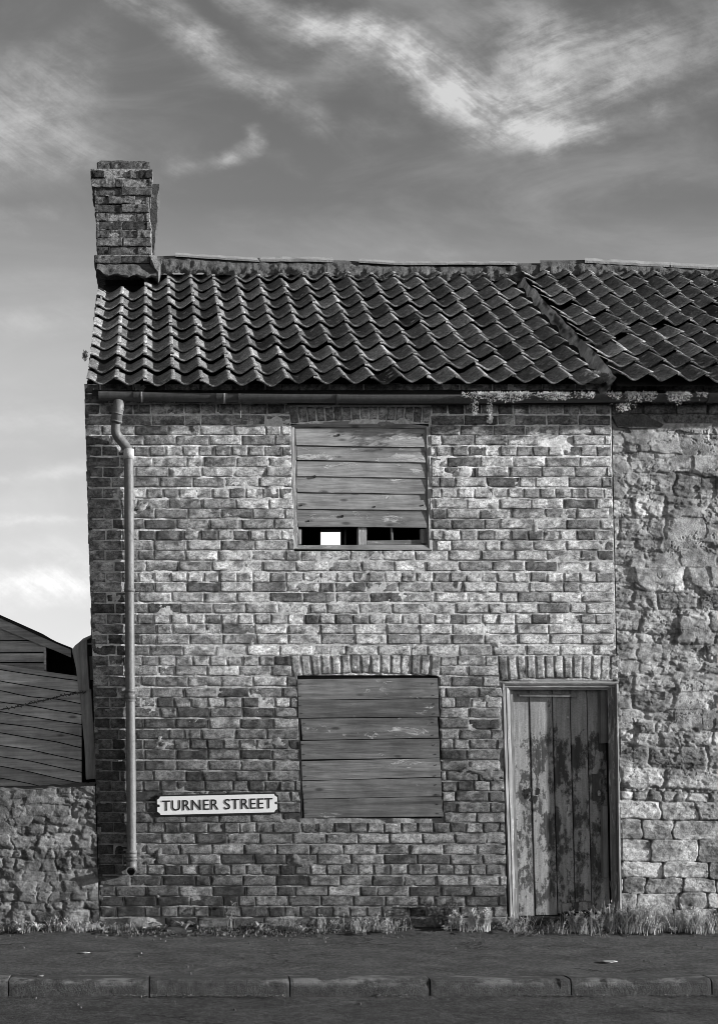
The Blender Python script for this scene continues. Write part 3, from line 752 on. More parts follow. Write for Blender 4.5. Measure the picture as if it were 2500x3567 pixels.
# render collar hanging off the side, flaunching at its foot
xs_ = P(531, 0, YC)[0]
fx, ft = np.meshgrid(np.arange(340, 548, 4.), np.linspace(0, 1, 13))
fxx = fx+8*(ft-.3)*(fx-450)/100*.5; low = 962+3*np.sin(fx*.09)+16*(fbm(fx*.03, fx*0, 73, 3)-.5)-20*np.exp(-((fx-345)/18)**2)
fy = 913+(low-913)*ft+14*np.clip((fx-520)/45, 0, 1)
fd = YC+.025-.26*ft**1.1+(fbm(fx*.04, ft*3, 75, 4)-.5)*.07; fd[0] = YC+.08; fd[-1] += .05
fixn(mesh('flaunching', PA(fxx, fy, fd), gridf(*fx.shape), MORT2, chim, smooth=True))
sh = slab([(521, 885), (538, 888), (560, 918), (552, 948), (540, 934), (523, 916)], [YC-.02, YC+.1, YC-.05, YC-.18, YC-.14, YC-.03], .3)
bevel(fixn(mesh('flashing', *sh, RENDER, chim)), .01, 2)
n = 26; zz_ = [P(0, 612+190*i/n, YC)[2] for i in range(n+1)]
wd_ = [.050*max(0, 1-i/n)**.6*(.7+.6*vn(i*.55, 1, 4))+.006 for i in range(n+1)]
fa = [(xs_+w_, YC+.16+.30*i/n, z_) for i, (w_, z_) in enumerate(zip(wd_, zz_))]+[(xs_-.04, YC+.46, zz_[-1]), (xs_-.04, YC+.16, zz_[0])]
fb = [(x_, YC+CDEP*.98, z_) for x_, y_, z_ in fa]
fixn(mesh('side_render', *prism(np.array(fa), np.array(fb)), MORT2, chim))
capv, capf = slab([(342, 566), (520, 569), (518, 564), (490, 560), (455, 562), (420, 558), (390, 560), (352, 559)], YC+.01, .55); fixn(mesh('cap_mortar', capv, capf, MORT2, chim))
# ---- rainwater goods
def zpx(py, d=0): return P(0, py, d)[2]
GD = -.13; GR = .047
gpath = [P(x, y, GD) for x, y in [(347, 1379), (480, 1381), (760, 1386), (1250, 1390), (1700, 1390), (2130, 1386), (2560, 1384), (3250, 1380)]]
def trough(path, r, th=.004, seg=14):
    V_, F_ = [], []
    for p_ in path:
        for R2 in (r, r-th):
            for k in range(seg+1):
                a = math.pi+math.pi*k/seg; V_.append((p_[0], p_[1]+R2*math.cos(a), p_[2]+.02+R2*math.sin(a)*1.12))
    m = 2*(seg+1)
    for i in range(len(path)-1):
        for k in range(seg):
            F_.append((i*m+k, (i+1)*m+k, (i+1)*m+k+1, i*m+k+1)); q_ = seg+1
            F_.append((i*m+q_+k, i*m+q_+k+1, (i+1)*m+q_+k+1, (i+1)*m+q_+k))
        F_.append((i*m, i*m+seg+1, (i+1)*m+seg+1, (i+1)*m)); F_.append((i*m+seg, (i+1)*m+seg, (i+1)*m+2*seg+1, i*m+2*seg+1))
    for e in (0, len(path)-1):
        F_.append(tuple(e*m+k for k in (range(seg+1) if e else range(seg, -1, -1))))
    return np.array(V_), F_
gut = fixn(mesh('gutter', *trough(gpath, GR), GUTTER, house, smooth=False))
def gcol(px, w, r, m_, name='gutter_joint'):
    ya = np.interp(px, [347, 480, 760, 1250, 2130, 2560], [1379, 1381, 1386, 1390, 1386, 1384])
    return fixn(mesh(name, *trough([P(px, ya, GD), P(px+w, ya, GD)], r, .006), m_, gut))
gcol(345, 118, GR+.004, m_metal('grey_outlet', .08, .5), 'gutter_outlet')
gcol(466, 36, GR+.007, GUTTER); gcol(752, 38, GR+.007, GUTTER); gcol(830, 9, GR+.008, GUTTER, 'gutter_bracket'); gcol(1170, 9, GR+.008, GUTTER, 'gutter_bracket'); gcol(2458, 40, GR+.007, GUTTER)
gcol(492, 5, GR+.009, PALE, 'pale_seal'); gcol(779, 4, GR+.009, PALE, 'pale_seal')
for x, y0, y1 in [(483, 1404, 1424), (766, 1410, 1428), (838, 1404, 1456)]:
    mesh('drip_rod', *tube([P(x, y0, GD+.03), P(x+1, (y0+y1)/2, GD+.04), P(x, y1, GD+.045)], .0045, 8), PIPE, gut)
mesh('gutter_shade_strip', *box((P(1000, 0)[0], -.03, zpx(1412)), (P(2128, 0)[0], -.001, zpx(1392))), DARK, house)  # dark strip added on the wall, shade below the gutter put into colour
PR = .036; PD = -.048
pp = [(415, 1400, -.12), (412, 1425, -.12), (405, 1470, -.10), (403, 1500, -.08), (411, 1520, -.06), (435, 1550, PD), (447, 1568, PD), (449, 1590, PD)]
def smooth_path(pts, n=6):
    pts = [np.array(P(*q)) for q in pts]; out = []
    for i in range(len(pts)-1):
        p0_, p1, p2, p3 = pts[max(i-1, 0)], pts[i], pts[i+1], pts[min(i+2, len(pts)-1)]
        for k in range(n):
            t = k/n; out.append(.5*((2*p1)+(-p0_+p2)*t+(2*p0_-5*p1+4*p2-p3)*t*t+(-p0_+3*p1-3*p2+p3)*t**3))
    out.append(pts[-1]); return out
dp = mesh('downpipe', *tube(smooth_path(pp)+[P(450, 1700, PD), P(452, 2100, PD), P(454, 2400, PD), P(457, 2700, PD), P(459, 2960, PD), P(459, 3005, PD)], PR, 28), PIPE, house, smooth=True)
mesh('swan_neck_sleeve', *tube([P(416, 1396, -.12), P(412, 1420, -.12), P(405, 1474, -.105)], PR+.006, 28), PIPE, dp, smooth=True)
for y, x in [(1426, 411), (1441, 409), (1468, 406)]:
    mesh('sleeve_rib', *tube([P(x+.6, y-3, -.115), P(x-.4, y+3, -.113)], PR+.010, 28), PIPE, dp, smooth=True)
mesh('collar', *tube([P(449, 1566, PD), P(449, 1600, PD)], PR+.006, 28), PALE, dp, smooth=True)
for y0, y1, x, r in [(2052, 2062, 452, PR+.006), (2402, 2412, 454, PR+.006), (2413, 2436, 454, PR+.004), (2437, 2443, 454, PR+.007), (2962, 2972, 459, PR+.008), (2973, 2988, 459, PR+.004), (2988, 2994, 459, PR+.008)]:
    mesh('collar', *tube([P(x, y0, PD), P(x, y1, PD)], r, 28), PIPE, dp, smooth=True)
for y in (2425, 2980):
    mesh('pipe_lug', *slab([(432, y-6), (478, y-6), (478, y+6), (432, y+6)], PD+.03, .05), PIPE, dp)
# shoe: turns out towards the street, open end
def ring_tube(a, b, ro, ri, seg=28):
    a, b = Vector(a), Vector(b); t = (b-a).normalized(); u_ = t.orthogonal().normalized(); w_ = t.cross(u_); V_, F_ = [], []
    for p_, r in ((a, ro), (b, ro), (b, ri), (a, ri)):
        for k in range(seg): q_ = 2*math.pi*k/seg; V_.append(p_+(u_*math.cos(q_)+w_*math.sin(q_))*r)
    for s_ in range(3):
        for k in range(seg): F_.append((s_*seg+k, s_*seg+(k+1) % seg, (s_+1)*seg+(k+1) % seg, (s_+1)*seg+k))
    return np.array([tuple(v) for v in V_]), F_
mesh('shoe', *tube([P(459, 3000, PD), P(459, 3018, PD), P(459, 3030, PD-.02)], [PR+.004, PR+.004, PR], 28), PIPE, dp, smooth=True)
sv, sf = ring_tube(P(459, 3030, PD+.02), P(457, 3036, PD-.075), PR+.003, PR-.006); mesh('shoe_spout', sv, sf, PIPE, dp)
mesh('spout_hole', *tube([P(458.6, 3031, PD+.0), P(458.6, 3031.3, PD-.005)], PR-.005, 24), FELT, dp)
# ---- upper window
w1 = mesh('window', *box((P(1060, 1520)[0], .20, zpx(1900, .2)), (P(1500, 1520)[0], .21, zpx(1500, .2))), DARK) ; bpy.data.objects.remove(w1)
def emptypart(name, loc, parent, label=None):
    o = bpy.data.objects.new(name, None); COL.objects.link(o); o.parent = parent; o.location = Vector(loc)-origin(parent); o.empty_display_size = .1
    if label: o['label'] = label
    return o
WU = emptypart('window', P(1260, 1920, .05), house, 'upper window boarded over except for a gap at the bottom')
def part(name, pts, d, th, m_, parent, bv_=.003, **k):
    o = fixn(mesh(name, *rslab(pts, d, th, **k), m_, parent)); 
    return bevel(o, bv_, 2) if bv_ else o
# moulded frame: outer bead + inner
part('jamb', [(1014, 1482), (1024, 1486), (1037, 1912), (1022, 1912)], .008, .07, FRAMEL, WU)
part('jamb', [(1025, 1488), (1029, 1490), (1040, 1910), (1037, 1910)], .013, .06, FRAMEW, WU)
part('jamb', [(1484, 1488), (1495, 1486), (1506, 1912), (1494, 1912)], .008, .07, FRAMEL, WU)
part('jamb', [(1478, 1492), (1484, 1490), (1494, 1910), (1488, 1910)], .013, .06, FRAMEW, WU)
hp = [(1014+ (1495-1014)*t, 1481-16*(1-(2*t-1)**2)+4*t) for t in np.linspace(0, 1, 13)]
part('head', hp+[(1482, 1492), (1250, 1489), (1027, 1488)], .010, .07, FRAMEX, WU, 0)
part('sill', [(1024, 1899), (1500, 1897), (1502, 1917), (1028, 1913)], [.02, .02, .004, .004], .10, FRAMEX, WU, .004)
part('jamb', [(1038, 1842), (1050, 1842), (1050, 1896), (1040, 1896)], .034, .05, FRAMEW, WU)
part('jamb', [(1464, 1842), (1486, 1842), (1488, 1893), (1466, 1893)], .034, .05, FRAMEW, WU)
part('mullion', [(1247, 1836), (1277, 1836), (1277, 1898), (1247, 1898)], .03, .07, FRAMEL, WU)
part('mullion', [(1360, 1836), (1367, 1836), (1370, 1884), (1362, 1884)], .045, .03, FRAMEW, WU)
part('bottom_rail', [(1278, 1883), (1464, 1880), (1466, 1897), (1278, 1898)], .04, .04, FRAMEX, WU)
ub = [(1029, 1490, 1479, 1493, 1477, 1558, 1031, 1551), (1033, 1554, 1479, 1560, 1481, 1611, 1034, 1601), (1033, 1604, 1481, 1611, 1482, 1665, 1034, 1658),
      (1034, 1659, 1482, 1666, 1483, 1721, 1035, 1714), (1034, 1716, 1483, 1721, 1484, 1778, 1036, 1772), (1036, 1774, 1484, 1777, 1486, 1838, 1038, 1834)]
for i, b in enumerate(ub):
    part('board', [(b[0], b[1]), (b[2], b[3]), (b[4], b[5]), (b[6], b[7])], [.021, .021, .010, .010], .018, BOARD, WU, .002, sub=10, amp=3, seed=i)
for x, y, r in [(1180, 1515, 4.5), (1096, 1660, 5), (1193, 1798, 4.5), (1075, 1815, 3), (1470, 1515, 3), (1472, 1760, 3), (1050, 1760, 3), (1305, 1765, 3)]:
    k = [(x+r*math.cos(a), y+r*math.sin(a)) for a in np.linspace(0, 2*math.pi, 9)[:-1]]; part('nail_hole', k, .0075, .02, FELT, WU, 0)
# ---- lower window
WL = emptypart('window', P(1290, 2845, .05), house, 'ground floor window fully boarded with seven wide planks')
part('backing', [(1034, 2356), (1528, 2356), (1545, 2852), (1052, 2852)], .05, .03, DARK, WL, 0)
part('frame_edge', [(1036, 2368), (1041, 2368), (1054, 2848), (1049, 2848)], .018, .04, POSTW, WL)
lb = [(1036, 2366, 1524, 2362, 1526, 2433, 1038, 2438), (1038, 2440, 1526, 2435, 1529, 2496, 1039, 2501), (1047, 2504, 1523, 2499, 1528, 2570, 1053, 2578),
      (1047, 2581, 1529, 2573, 1531, 2639, 1049, 2646), (1050, 2652, 1531, 2641, 1535, 2706, 1052, 2719), (1051, 2721, 1535, 2709, 1538, 2773, 1056, 2783), (1057, 2785, 1539, 2775, 1543, 2844, 1059, 2849)]
for i, b in enumerate(lb):
    part('board', [(b[0], b[1]), (b[2], b[3]), (b[4], b[5]), (b[6], b[7])], [.0-.004*(i % 2)]*4, .022, BOARD2, WL, .002, sub=10, amp=1.6, seed=20+i)
    for nx_ in (b[0]+12, b[2]-14):
        for ny_ in (b[1]+14, b[7]-16):
            c = P(nx_+random.uniform(-3, 3), ny_+random.uniform(-3, 3), -.0045-.004*(i % 2)); mesh('nail', *tube([c, c+np.array((0, .01, 0))], .004, 8), RUST, WL)
# top filler mortar between arch and boards
# ---- door
DR = emptypart('door', P(1950, 3180, .12), house, 'plank door with peeling paint in a moulded frame')
DD = .125
dxl = lambda y: 1781+(y-2420)*.030; dxr = lambda y: 2108+(y-2420)*.022
frac = [0, .185, .43, .62, .80, 1.0]
for i in range(5):
    a, b = frac[i], frac[i+1]
    pt = lambda f_, y: (dxl(y)+(dxr(y)-dxl(y))*f_, y)
    yb = [3190, 3188, 3182, 3176, 3178][i]
    (x0, y0), (x1, y1), (x2, y2), (x3, y3) = pt(a, 2404), pt(b, 2404), pt(b, yb), pt(a, yb)
    g0 = 1.6
    part('plank', [(x0+g0, y0), (x1-g0, y1), (x2-g0, y2), (x3+g0, y3)], DD-.004*(i == 1)+.003*(i == 3), .03, DOORW, DR, .004)
part('rail_backing', [(1776, 2404), (2104, 2404), (2120, 3190), (1796, 3190)], DD+.034, .03, DARK, DR, 0)
def mould(name, prof, path_a, path_b, m_):           # profile [(pixel offset towards the opening, depth)] swept from a to b
    V_ = []
    for (x, y) in (path_a, path_b):
        for (o_, d_) in prof: V_.append((x, y, o_, d_))
    return V_
def jambpart(sidepts, m_, name='jamb'):
    # sidepts: list of (x_top, x_bottom, depth) from outside to inside
    V_ = []; ys = np.linspace(0, 1, 26)
    for k, t in enumerate(ys):
        for j, (xt, xb, d_) in enumerate(sidepts):
            y = 2378+(3196-2378)*t; wob = (vn(t*9, j*.4+xt, 3)-.5)*2*(1+2*(t > .85))
            V_.append(P(xt+(xb-xt)*t+wob, y, d_+.004*(vn(t*20, j+xt, 6)-.5)))
    m = len(sidepts); F_ = [(a*m+b, a*m+b+1, (a+1)*m+b+1, (a+1)*m+b) for a in range(25) for b in range(m-1)]
    return fixn(mesh(name, V_, F_, m_, DR))
jl = jambpart([(1744, 1771, .20), (1744, 1771, .012), (1750, 1777, .0), (1755, 1781, .006), (1758, 1784, .018), (1762, 1787, .014), (1767, 1791, .020), (1770, 1794, .034), (1774, 1796, .040), (1774, 1797, .135)], FRAMEW)
jambpart([(1774, 1797, .07), (1784, 1806, .07), (1784, 1806, .14)], STOPW, 'door_stop')
jambpart([(2152, 2164, .20), (2152, 2164, .012), (2146, 2159, .0), (2141, 2154, .006), (2137, 2150, .02), (2131, 2145, .015), (2124, 2138, .022), (2118, 2133, .034), (2113, 2129, .040), (2112, 2128, .135)], FRAMEW)
hv = []
xs = np.linspace(1744, 2153, 30)
hprof = [(0, .20), (0, .012), (6, .0), (11, .006), (15, .02), (19, .012), (24, .022), (28, .036), (31, .04), (31, .14)]
for x in xs:
    t = (x-1744)/409; crown = 9*(1-(2*t-1)**2)
    for j, (o_, d_) in enumerate(hprof):
        f_ = 1-j/(len(hprof)-1); hv.append(P(x, 2373-crown*(1 if j < 2 else .0)+o_+(vn(x*.05, j, 2)-.5)*1.2, d_))
m = len(hprof); fixn(mesh('head', hv, [(a*m+b, a*m+b+1, (a+1)*m+b+1, (a+1)*m+b) for a in range(29) for b in range(m-1)], FRAMEX, DR))
part('head_batten', [(1806, 2415), (2006, 2418), (2007, 2428), (1808, 2426)], DD-.045, .04, STOPW, DR)
part('edge_batten', [(2090, 2405), (2113, 2405), (2116, 2588), (2092, 2590)], DD-.05, .05, STOPW, DR)
part('edge_batten', [(2098, 2806), (2115, 2806), (2119, 3058), (2101, 3058)], DD-.05, .05, STOPW, DR)
part('lock_plate', [(2062, 2696), (2086, 2696), (2087, 2790), (2063, 2790)], DD-.008, .01, RUST, DR)
mesh('handle', *tube([P(2084, 2756, DD-.008), P(2085, 2762, DD-.035), P(2085, 2772, DD-.03)], [.010, .012, .010], 12), PALE, DR, smooth=True)
for (x, y, r) in [(1834, 2758, 9), (1872, 2760, 10), (1862, 2785, 10), (1838, 2775, 6), (1850, 2752, 6)]:
    k = [(x+r*math.cos(a)*random.uniform(.6, 1.2), y+1.5*r*math.sin(a)*random.uniform(.6, 1.2)) for a in np.linspace(0, 2*math.pi, 9)[:-1]]
    part('hole', k, DD-.0055, .002, FELT, DR, 0)
for (x, y) in [(1975, 2499), (1974, 2830)]:
    c = P(x, y, DD); mesh('bolt_head', *tube([c+np.array((0, -.012, 0)), c], .008, 10), PALE, DR)
part('rotten_foot', [(1778, 3092), (1800, 3095), (1796, 3170), (1806, 3200), (1790, 3240), (1772, 3225), (1778, 3180)], .02, .06, POSTW, DR, .004)
part('rotten_foot', [(2128, 3070), (2150, 3090), (2158, 3150), (2166, 3200), (2155, 3210), (2140, 3130)], .03, .05, POSTW, DR, .004)
part('threshold', [(1790, 3196), (2150, 3190), (2160, 3245), (1790, 3250)], .10, .2, DARK, DR, 0)
part('patch_board', [(1955, 3148), (2060, 3140), (2064, 3168), (1960, 3176)], DD-.02, .02, DOORW, DR)

# ================================================================== STREET SIGN
sgn = thing('street_sign', 'white cast street name sign with black raised lettering TURNER STREET on brick wall', 'sign', P(757, 2840, -.005))
SA = math.radians(1.35)
def sp(x, y):
    dx, dy = x-757, y-2802
    return (757+dx*math.cos(SA)+dy*math.sin(SA), 2802-dx*math.sin(SA)+dy*math.cos(SA))
def plate(hw, hh, n):
    pts = []
    for sx, sy in ((-1, -1), (1, -1), (1, 1), (-1, 1)):
        arc = [(sx*(hw-n), sy*hh), (sx*(hw-n*.75), sy*(hh-n*.55)), (sx*(hw-n*.4), sy*(hh-n*.8)), (sx*hw, sy*(hh-n))]
        pts += arc if sx*sy < 0 else arc[::-1]
    # side notches
    res = []
    for i, q_ in enumerate(pts):
        res.append(q_)
        nq = pts[(i+1) % len(pts)]
        if abs(q_[0]-nq[0]) < .1 and abs(q_[0]) > hw-.5:
            s_ = 1 if q_[0] > 0 else -1; d_ = 1 if nq[1] > q_[1] else -1
            res += [(s_*hw, -5*d_), (s_*(hw-9), -4*d_), (s_*(hw-9), 4*d_), (s_*hw, 5*d_)]
    return [sp(757+a, 2802+b) for a, b in res]
fixn(mesh('rim', *slab(plate(214, 37, 11), -.013, .011), SIGNB, sgn))
fixn(mesh('plate', *slab(plate(209, 32, 11), -.0175, .004), SIGNW, sgn))
tc = bpy.data.curves.new('lettering', 'FONT'); tc.body = 'TURNER STREET'; tc.size = 1; tc.extrude = .02; tc.offset = .001; tc.align_x = 'CENTER'; tc.align_y = 'CENTER'
tc.space_character = 1.06; tc.space_word = 1.15
to = bpy.data.objects.new('lettering', tc); COL.objects.link(to); bpy.context.view_layer.update()
tm = bpy.data.meshes.new_from_object(to.evaluated_get(bpy.context.evaluated_depsgraph_get()))
bpy.data.objects.remove(to)
co = np.array([v.co for v in tm.vertices]); mn, mx = co.min(0), co.max(0); ctr = (mn+mx)/2
W_, H_ = 384*S, 36.5*S
kx, kz = W_/(mx[0]-mn[0]), H_/(mx[1]-mn[1])
cen = P(*sp(758, 2802), -.0195)
lx = (co[:, 0]-ctr[0])*kx; lz = (co[:, 1]-ctr[1])*kz; ly = np.where(co[:, 2] > 0, -.0012, .003)
X_ = lx*math.cos(SA)-lz*math.sin(SA)+cen[0]; Z_ = lx*math.sin(SA)+lz*math.cos(SA)+cen[2]
so = np.array(origin(sgn))
for v, x, y, z in zip(tm.vertices, X_, ly, Z_): v.co = (x-so[0], cen[1]+y-so[1], z-so[2])
tm.materials.clear(); tm.materials.append(SIGNB); tm.name = 'lettering'
to = bpy.data.objects.new('lettering', tm); COL.objects.link(to); to.parent = sgn

# ================================================================== RUBBLE STONE
def stones(Uv, Vv, rowv, wr, seed, warp=7.0, gap=0.0):
    R_ = random.Random(seed)
    wu = (fbm(Uv*.016, Vv*.02, seed, 4)-.5)*2*warp*3.2; wv_ = (fbm(Uv*.014+50, Vv*.02, seed+7, 4)-.5)*2*warp*1.7
    wv_ = wv_+(vn(Uv*.006, Vv*.004, seed+9)-.5)*warp*3
    k_ = .62+.38*sstep(2900, 2650, Vv) if rowv[-1] < 3310 else 1.0
    u, v = Uv+wu*k_, Vv+wv_*k_
    ri = np.clip(np.searchsorted(rowv, v)-1, 0, len(rowv)-2)
    rv = np.asarray(rowv, float)
    dv = np.minimum(v-rv[ri], rv[ri+1]-v)
    dist = np.zeros_like(u); sid = np.zeros_like(u); cu_ = np.zeros_like(u); cw = np.ones_like(u)
    for r in range(len(rowv)-1):
        h = rv[r+1]-rv[r]
        b = [Uv.min()-80-R_.uniform(0, 60)]
        while b[-1] < Uv.max()+120: b.append(b[-1]+max(22, h*R_.uniform(*wr)))
        b = np.array(b); msk = ri == r
        si = np.clip(np.searchsorted(b, u[msk])-1, 0, len(b)-2)
        du = np.minimum(u[msk]-b[si], b[si+1]-u[msk])
        kk_ = 5.0; dist[msk] = -kk_*np.log(np.exp(-du/kk_)+np.exp(-dv[msk]/kk_))+3; sid[msk] = r*57+si
        cu_[msk] = (u[msk]-(b[si]+b[si+1])/2)/(b[si+1]-b[si])
    dist = np.maximum(dist, -5)
    return dist, sid, cu_, (v-(rv[ri]+rv[ri+1])/2)/(rv[ri+1]-rv[ri])
def rows(v0, v1, a, b, seed):
    R_ = random.Random(seed); o = [v0]
    while o[-1] < v1: o.append(o[-1]+R_.uniform(a, b))
    return np.array(o)
# ---- neighbouring stone house
sh_ = thing('stone_house', 'rough rubble stone house adjoining the brick house, with a slightly higher pantile roof', 'house', (P(2350, 3245)[0], .25, 0))
def stone_wall_mesh(name, u0, u1, v0, v1, rv, wr, seed, parent, erode, d0=0.0, xlean=True, res=2.3, topf=None, tonef=None):
    us = np.arange(u0, u1+.1, res); vs = np.arange(v0, v1+.1, res)
    Uv, Vv = np.meshgrid(us, vs)
    if topf is not None: Vv = v1-(v1-Vv)/(v1-v0)*(v1-topf(Uv))
    dist, sid, a_, b_ = stones(Uv, Vv, rv, wr, seed)
    E = erode(Uv, Vv)
    r1 = _h(sid, sid*0+3, seed); r2 = _h(sid, sid*0+8, seed); r3 = _h(sid, sid*0+13, seed)
    face = sstep(0, 6+8*E, dist)
    patch = sstep(.50, .60, fbm(Uv*.007+3, Vv*.010, seed+90, 4))*E          # remains of old flat render
    lay = fbm(Uv*.016, Vv*.075, seed+30, 4, .55)-.5
    fine = fbm(Uv*.085, Vv*.15, seed+80, 3)-.5; med = fbm(Uv*.035, Vv*.05, seed+84, 3)-.5
    dep = .024*(1-face)*(1-.55*E)*(1-.8*patch)-.012*(r1-.5)+(a_*(r2-.5)+b_*(r3-.5))*.012
    dep = dep+(lay*.020+fine*.011+med*.012)*(1-.75*patch)*(.55+.2*E)-.008*patch
    crack = np.abs(fbm(Uv*.012+9, Vv*.018, seed+95, 5)-.5); dep = dep+.007*E*(1-sstep(0, .010, crack))
    pit = sstep(.62, .74, fbm(Uv*.022, Vv*.03, seed+51, 4)); dep = dep+pit*.010*E*(1-patch)
    dep = dep+d0+.014
    mort = (1-face)*(1-patch)
    tone = .38*(.55+.85*r2)*(.60+.68*fbm(Uv*.03, Vv*.04, seed+60, 4))
    tone = tone*(1-patch)+.36*patch*(.7+.6*fbm(Uv*.02, Vv*.02, seed+62, 4))
    tone = tone*(1-mort)+mort*(.30*E+.075*(1-E))
    tone = tone*(1-.45*sstep(.5, .68, fbm(Uv*.012, Vv*.016, seed+70, 5)))*(1-.4*sstep(.55, .68, fbm(Uv*.05, Vv*.05, seed+72, 3)))
    if tonef is not None: tone = tone*tonef(Uv, Vv)
    X_ = WX(Uv, Vv) if xlean else Uv
    return mesh(name, PA(X_, Vv, dep), gridf(*Uv.shape), STONE, parent, {'tone': tone}, smooth=True)
er = lambda u, v: np.clip(1-sstep(2620, 2960, v+80*(fbm(u*.01, v*.01, 3)-.5)), 0, 1)
rvR = np.concatenate((rows(1440, 2700, 34, 84, 5), [2758, 2790, 2856, 2925, 3000, 3058, 3110, 3165, 3225, 3300]))
stone_wall_mesh('wall', 2168, 3300, 1475, 3290, rvR, (1.2, 3.0), 13, sh_, er, tonef=lambda u, v: 1+.12*sstep(2700, 2900, v)-.0*u)
# brick eaves courses over the stone
eq, et = [], []
for k in range(-7, -2):
    vc = 1571+CH*k; u = 2166+(30 if k % 2 else 0)
    if k == -3 : continue
    while u < 3300:
        w = 108+RN.uniform(-8, 8)
        eq.append([P(float(WX(a, b)), b, .004) for a, b in [(u+3, vc-16), (u+w-3, vc-16), (u+w-3, vc+16), (u+3, vc+16)]]); et.append(np.clip(.2*RN.gauss(1, .3), .06, .4)); u += w
v_, f_, t_ = bricks(eq, [ZN]*len(eq), et, 9)
ev = PA(*np.meshgrid(np.arange(2110, 3300, 12.), np.arange(1260, 1500, 12.)), .022); n0 = len(v_)
mesh('eaves_course', np.concatenate((v_, ev.reshape(-1, 3))), np.concatenate((f_, gridf(*ev.shape[:2])+n0)), BRICK, sh_, {'tone': np.concatenate((t_, np.full(ev.shape[0]*ev.shape[1], .16)))})
fixn(mesh('render_patch', *slab([(2132, 1448), (2240, 1446), (2310, 1478), (2300, 1490), (2215, 1492), (2150, 1486)], -.004, .03), m_plain('dark_render', .09, .4, 12, .95, .02), sh_))
# right roof, raised above the lower one
xs2 = P(2112, 1330, YE)[0]; RISE = .175
NC2 = 15
ZR2 = ZRG+.0
mb2, N2, U2, SL2 = tile_roof(xs2+.06, -.05, ZE-.075, ZRG-.085, YE-.01, YR, NC2, PT*.98, 11, 33, lift=RISE*.55, sag=.02, slip=[(3, 1), (4, 3), (6, 0)], toner=lambda c, r: .17 if c == 0 else .13)
r2 = mb2.build('roof', TILE, sh_, smooth=True)
def onr2(x, s, h): return np.array((x, YE-.01, ZE-.075))+np.array(U2)*s+np.array(N2)*h
x2a, x2b = xs2+.06, xs2+.06+NC2*PT
mesh('sarking', [onr2(x2a+.02, .05, RISE*.4), onr2(x2b, .05, RISE*.4), onr2(x2b, SL2, RISE*.4), onr2(x2a-.03, SL2, RISE*.4)], [(0, 1, 2, 3)], DARK, r2)
RB = np.array([onr2(x2a, SL2, .1), onr2(x2b, SL2, .1), (x2b, DEP+.25, ZE-.05), (x2a, DEP+.25, ZE-.05)]); fixn(mesh('rear_slope', *prism(RB, RB-np.array((0, 0, .06))), FELT, r2))
# rendered step between the two roofs
ss = np.linspace(.10, SL2-.06, 130); hh_ = np.linspace(-.12, 1, 9)
SS, HH = np.meshgrid(ss, hh_, indexing='ij')
hgt = RISE*.55+.035
rag = .030*fbm(SS*7, HH*2, 81, 4)
hgt = hgt*(.82+.30*fbm(SS*5, SS*0, 87, 4))
px_ = x2a+.030-.05*SS/SL2-rag-.055*(1-HH)*(.5+fbm(SS*2.3, HH*0, 83, 3))
up_ = np.array(U2); nn_ = np.array(N2)
pos = np.stack((px_, np.full_like(SS, YE-.01), np.full_like(SS, ZE-.075)), -1)+SS[..., None]*up_+(HH*hgt-.04*(1-HH)*fbm(SS*3, HH, 85, 3))[..., None]*nn_
pt_ = .62*(.35+1.3*fbm(SS*14, HH*1.2, 88, 4))*(.5+fbm(SS*3, HH*2, 89, 3)); pt_ = pt_*(1-.8*sstep(.56, .62, fbm(SS*6, HH*3, 90, 4)))
fixn(mesh('parapet_render', pos, gridf(*SS.shape), STONE, r2, {'tone': pt_}, smooth=True))
l2 = ([1930, 2030, 2500, 3300], [905, 903, 930, 945])
ridge_bed(1880, 3200, 2, 'ridge_bedding', r2, MORT2, 58, 91, YR, lines=l2)
ridge_len(2036, 2330, 898, 914, 17, 'ridge_tile', r2); ridge_len(2334, 2680, 914, 930, 17, 'ridge_tile', r2); ridge_len(2684, 3190, 930, 940, 17, 'ridge_tile', r2)
# sides and back of the stone house
mesh('rear_wall', *box((HX1+.0, DEP, 0), (x2b, DEP+.2, ZE)), STONE, sh_)
XG = P(3290, 3000)[0]-.04
mesh('far_gable', [(XG, .03, 0), (XG, DEP, 0), (XG, DEP, ZE), (XG, YR, ZRG), (XG, .03, ZE)], [(0, 1, 2, 3, 4)], STONE, sh_, {'tone': [.3]*5})

# ---- low rubble wall on the left
lw = thing('stone_wall', 'low rubble stone boundary wall at left of the brick house', 'wall', (P(100, 3245)[0], .2, 0))
topL = lambda u: 2752-14*np.clip((u-150)/200, 0, 1)+14*(fbm(u*.02, u*0, 5, 4)-.5)
rvL = rows(2700, 3320, 24, 52, 8)
lface = stone_wall_mesh('face', -520, 347, 2735, 3290, rvL, (1.1, 2.6), 44, lw, lambda u, v: .70+.4*(fbm(u*.006, v*.006, 2)-.5)+.3*sstep(3000, 2800, v), d0=-.032, topf=topL, tonef=lambda u, v: .52+.0*u)
us = np.arange(-520, 348, 6.0); tt = np.linspace(0, 1, 14); Uv, Tv = np.meshgrid(us, tt)
tz = topL(Uv)-10*np.sin(math.pi*Tv)*(fbm(Uv*.02, Tv*3, 6)+.3); dd = .02+.42*Tv
cp = PA(WX(Uv, tz), tz, dd*0); cp[..., 1] = dd; cp[..., 2] += .02*(fbm(Uv*.04, Tv*6, 7)-.5)
mesh('coping', cp, gridf(*Uv.shape), STONE, lw, {'tone': np.full(Uv.size, .13)}, smooth=True)
